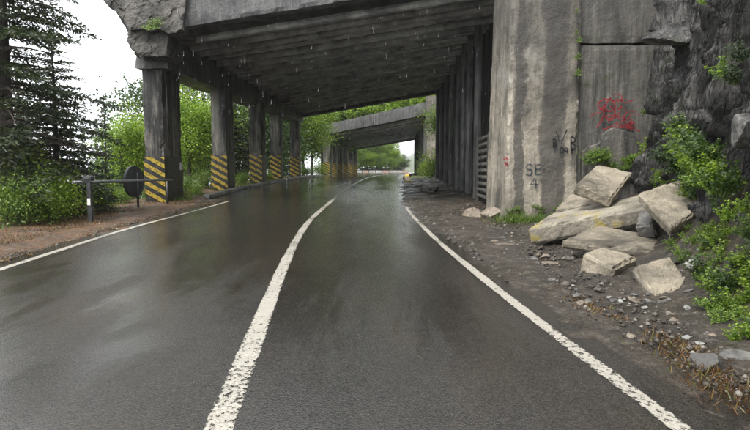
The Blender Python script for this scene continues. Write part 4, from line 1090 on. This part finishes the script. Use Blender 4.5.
weeds(18, lambda: (rw.uniform(510, 572), rw.uniform(208, 222)), .35, .6, 'at the foot of the pier', (1,))
for px_, py_, k, lb in ((745, 62, 2, 'leafy sprig sprouting highest on the cliff over the pale boulder'), (726, 76, 0, 'leafy sprig hanging on the cliff face over the pale boulder'), (738, 84, 2, 'drooping leafy sprig just over the pale boulder'), (655, 95, 1, 'small sprig in a crack beside the red graffiti'), (644, 114, 1, 'small sprig right beside the red graffiti on the cliff edge'), (660, 8, 1, 'small sprig over the jutting rock ledge'), (708, 4, 0, 'sprig at the cliff crack right of the rock ledge')):
    put_weed(px_, py_, rw.uniform(.42, .6), lb, 'sprigs on the cliff', k)
# sprigs out of the wall joint
for i, (px_, py_) in enumerate(((576, 33), (578, 41), (577, 58), (576, 12), (577, 74), (157, 27), (152, 28))):
    d = 17.25 if px_ > 300 else 23.0
    o = copy_tree(wd[1], P(px_, py_, d), R.uniform(0, 6), R.uniform(.25, .5) if px_ > 300 else 1.0, 'small weed growing out of the wall joint' if px_ > 300 else 'small weed growing on the crumbled roof corner', 'wall joint weeds' if px_ > 300 else 'roof corner weeds')
    o.rotation_euler = (.9, 0, 0)

# grass: uncountable blades
def grass(name, xy, hmin, hmax, wd_, mat, label, lean=.5):
    n = len(xy); z = H(xy[:, 0], xy[:, 1], True)
    b = np.stack([xy[:, 0], xy[:, 1], z - .02], 1)
    d = rng.normal(size=(n, 3)) * lean; d[:, 2] = 1
    L_ = rng.uniform(hmin, hmax, n)
    v, f = kites(b, d, L_, wd_, rng.normal(size=(n, 3)))
    link(name, mesh(name, v, f, M[mat]), kind='stuff', label=label)
def patch(px_, py_, sx, sy, n):
    g = gpt(px_, py_); return np.stack([g.x + rng.normal(size=n) * sx, g.y + rng.normal(size=n) * sy], 1)
pp = [patch(690, 350, .12, .3, 200), patch(705, 372, .12, .3, 200), patch(728, 386, .12, .35, 200), patch(575, 300, .10, .4, 220), patch(600, 312, .1, .25, 120), patch(668, 345, .1, .2, 130), patch(742, 400, .12, .3, 200)]
grass('dry_grass', np.concatenate(pp), .03, .11, .005, 'grass_dry', 'dry orange grass along the ditch by the road', .9)
pp = [patch(530, 222, .5, .25, 500), patch(550, 216, .5, .3, 500), patch(513, 221, .2, .2, 200), patch(640, 178, .6, .5, 500)]
grass('grass', np.concatenate(pp), .12, .38, .010, 'grass', 'fresh green grass at the foot of the pier and bank', .4)
n = 9000; y = rng.uniform(9, 25, n); x = xL(y) - 1.3 - np.abs(rng.normal(size=n)) * 2.2; k = fbm(np.stack([x, y, 0 * x], 1) * .6, 3, 91) > -.05
grass('dry_grass', np.stack([x, y], 1)[k], .05, .20, .008, 'grass_dry', 'dry orange grass and fern on the left verge', .7)
n = 7000; y = rng.uniform(14, 57, n); x = np.where(y < 24, -9.5 - np.abs(rng.normal(size=n)) * 1.8, KX(y) - .5 - np.abs(rng.normal(size=n)) * 1.6); k = fbm(np.stack([x, y, 0 * x], 1) * .5, 3, 92) > .0
grass('grass', np.stack([x, y], 1)[k], .08, .35, .014, 'grass', 'fresh green grass on the left verge and between the pillars', .5)
# fallen brown leaves and needles
n = 22000; y = rng.uniform(7.5, 25, n); x = xL(y) - .3 - np.abs(rng.normal(size=n)) * 2.6
b = np.stack([x, y, H(x, y, True) + .012], 1); d = rng.normal(size=(n, 3)); d[:, 2] *= .15
v, f = kites(b, d, rng.uniform(.03, .12, n), rng.uniform(.008, .026, n), np.array([[0, 0, 1.]]) + rng.normal(size=(n, 3)) * .25)
link('leaf_litter', mesh('leaf_litter', v, f, M['grass_dry']), kind='stuff', label='fallen brown leaves and needles strewn over the left verge')
# earth clod / stump by the post
g = gpt(63, 217); v, f = boulder(5, 12, 12, (1.2, .8, .7), .3)
o = link('earth_mound', mesh('earth_mound', v, f, M['litter']), label='small dark mound of earth on the litter near the boom post', cat='mound'); o.location = g; o.scale = (.85,) * 3

# rain: drops dripping off the roof edge and the beams
n = 380
y = rng.uniform(9, 34, n); x = rng.uniform(-.36, .30, n) * y; z = rng.uniform(2.6, 7.0, n)
L_ = rng.uniform(.06, .16, n)
V, Fc = [], []
ring = np.array([(1, 0), (-.5, .87), (-.5, -.87)])
for i in range(n):
    r_ = (.0022 + .00013 * y[i]) * R.uniform(.5, 1.2)
    s0 = len(V)
    V.append((x[i], y[i], z[i] + L_[i]))
    for a, b in ring: V.append((x[i] + a * r_, y[i] + b * r_, z[i] + .012))
    V.append((x[i], y[i], z[i]))
    for j in range(3):
        Fc.append((s0, s0 + 1 + j, s0 + 1 + (j + 1) % 3)); Fc.append((s0 + 4, s0 + 1 + (j + 1) % 3, s0 + 1 + j))
link('rain', mesh('rain', V, Fc, M['water'], True), kind='stuff', label='falling drops of rain')

# ------------------------------------------------------------------ damp air
hz_ = N('damp_air'); hz_.t.nodes.remove(hz_.b)
pv = hz_.t.nodes.new('ShaderNodeVolumePrincipled'); pv.inputs['Color'].default_value = (.93, .96, 1, 1); pv.inputs['Density'].default_value = .0003; pv.inputs['Anisotropy'].default_value = .2
hz_.l(pv.outputs[0], hz_.out.inputs['Volume'])
HZX = (-2600, 2900, -1700, 3400)
zmin, zmax = float(gz.min()) - 1.5, float(max(gz.max(), 40)) + 8
V = box8(-3200, 3200, -2200, 3800, zmin, zmax)
Fc = [(0, 3, 2, 1), (4, 5, 6, 7), (0, 1, 5, 4), (1, 2, 6, 5), (2, 3, 7, 6), (3, 0, 4, 7)]
link('haze', mesh('haze', V, Fc, hz_.m), kind='stuff', label='thin damp rain haze in the air')
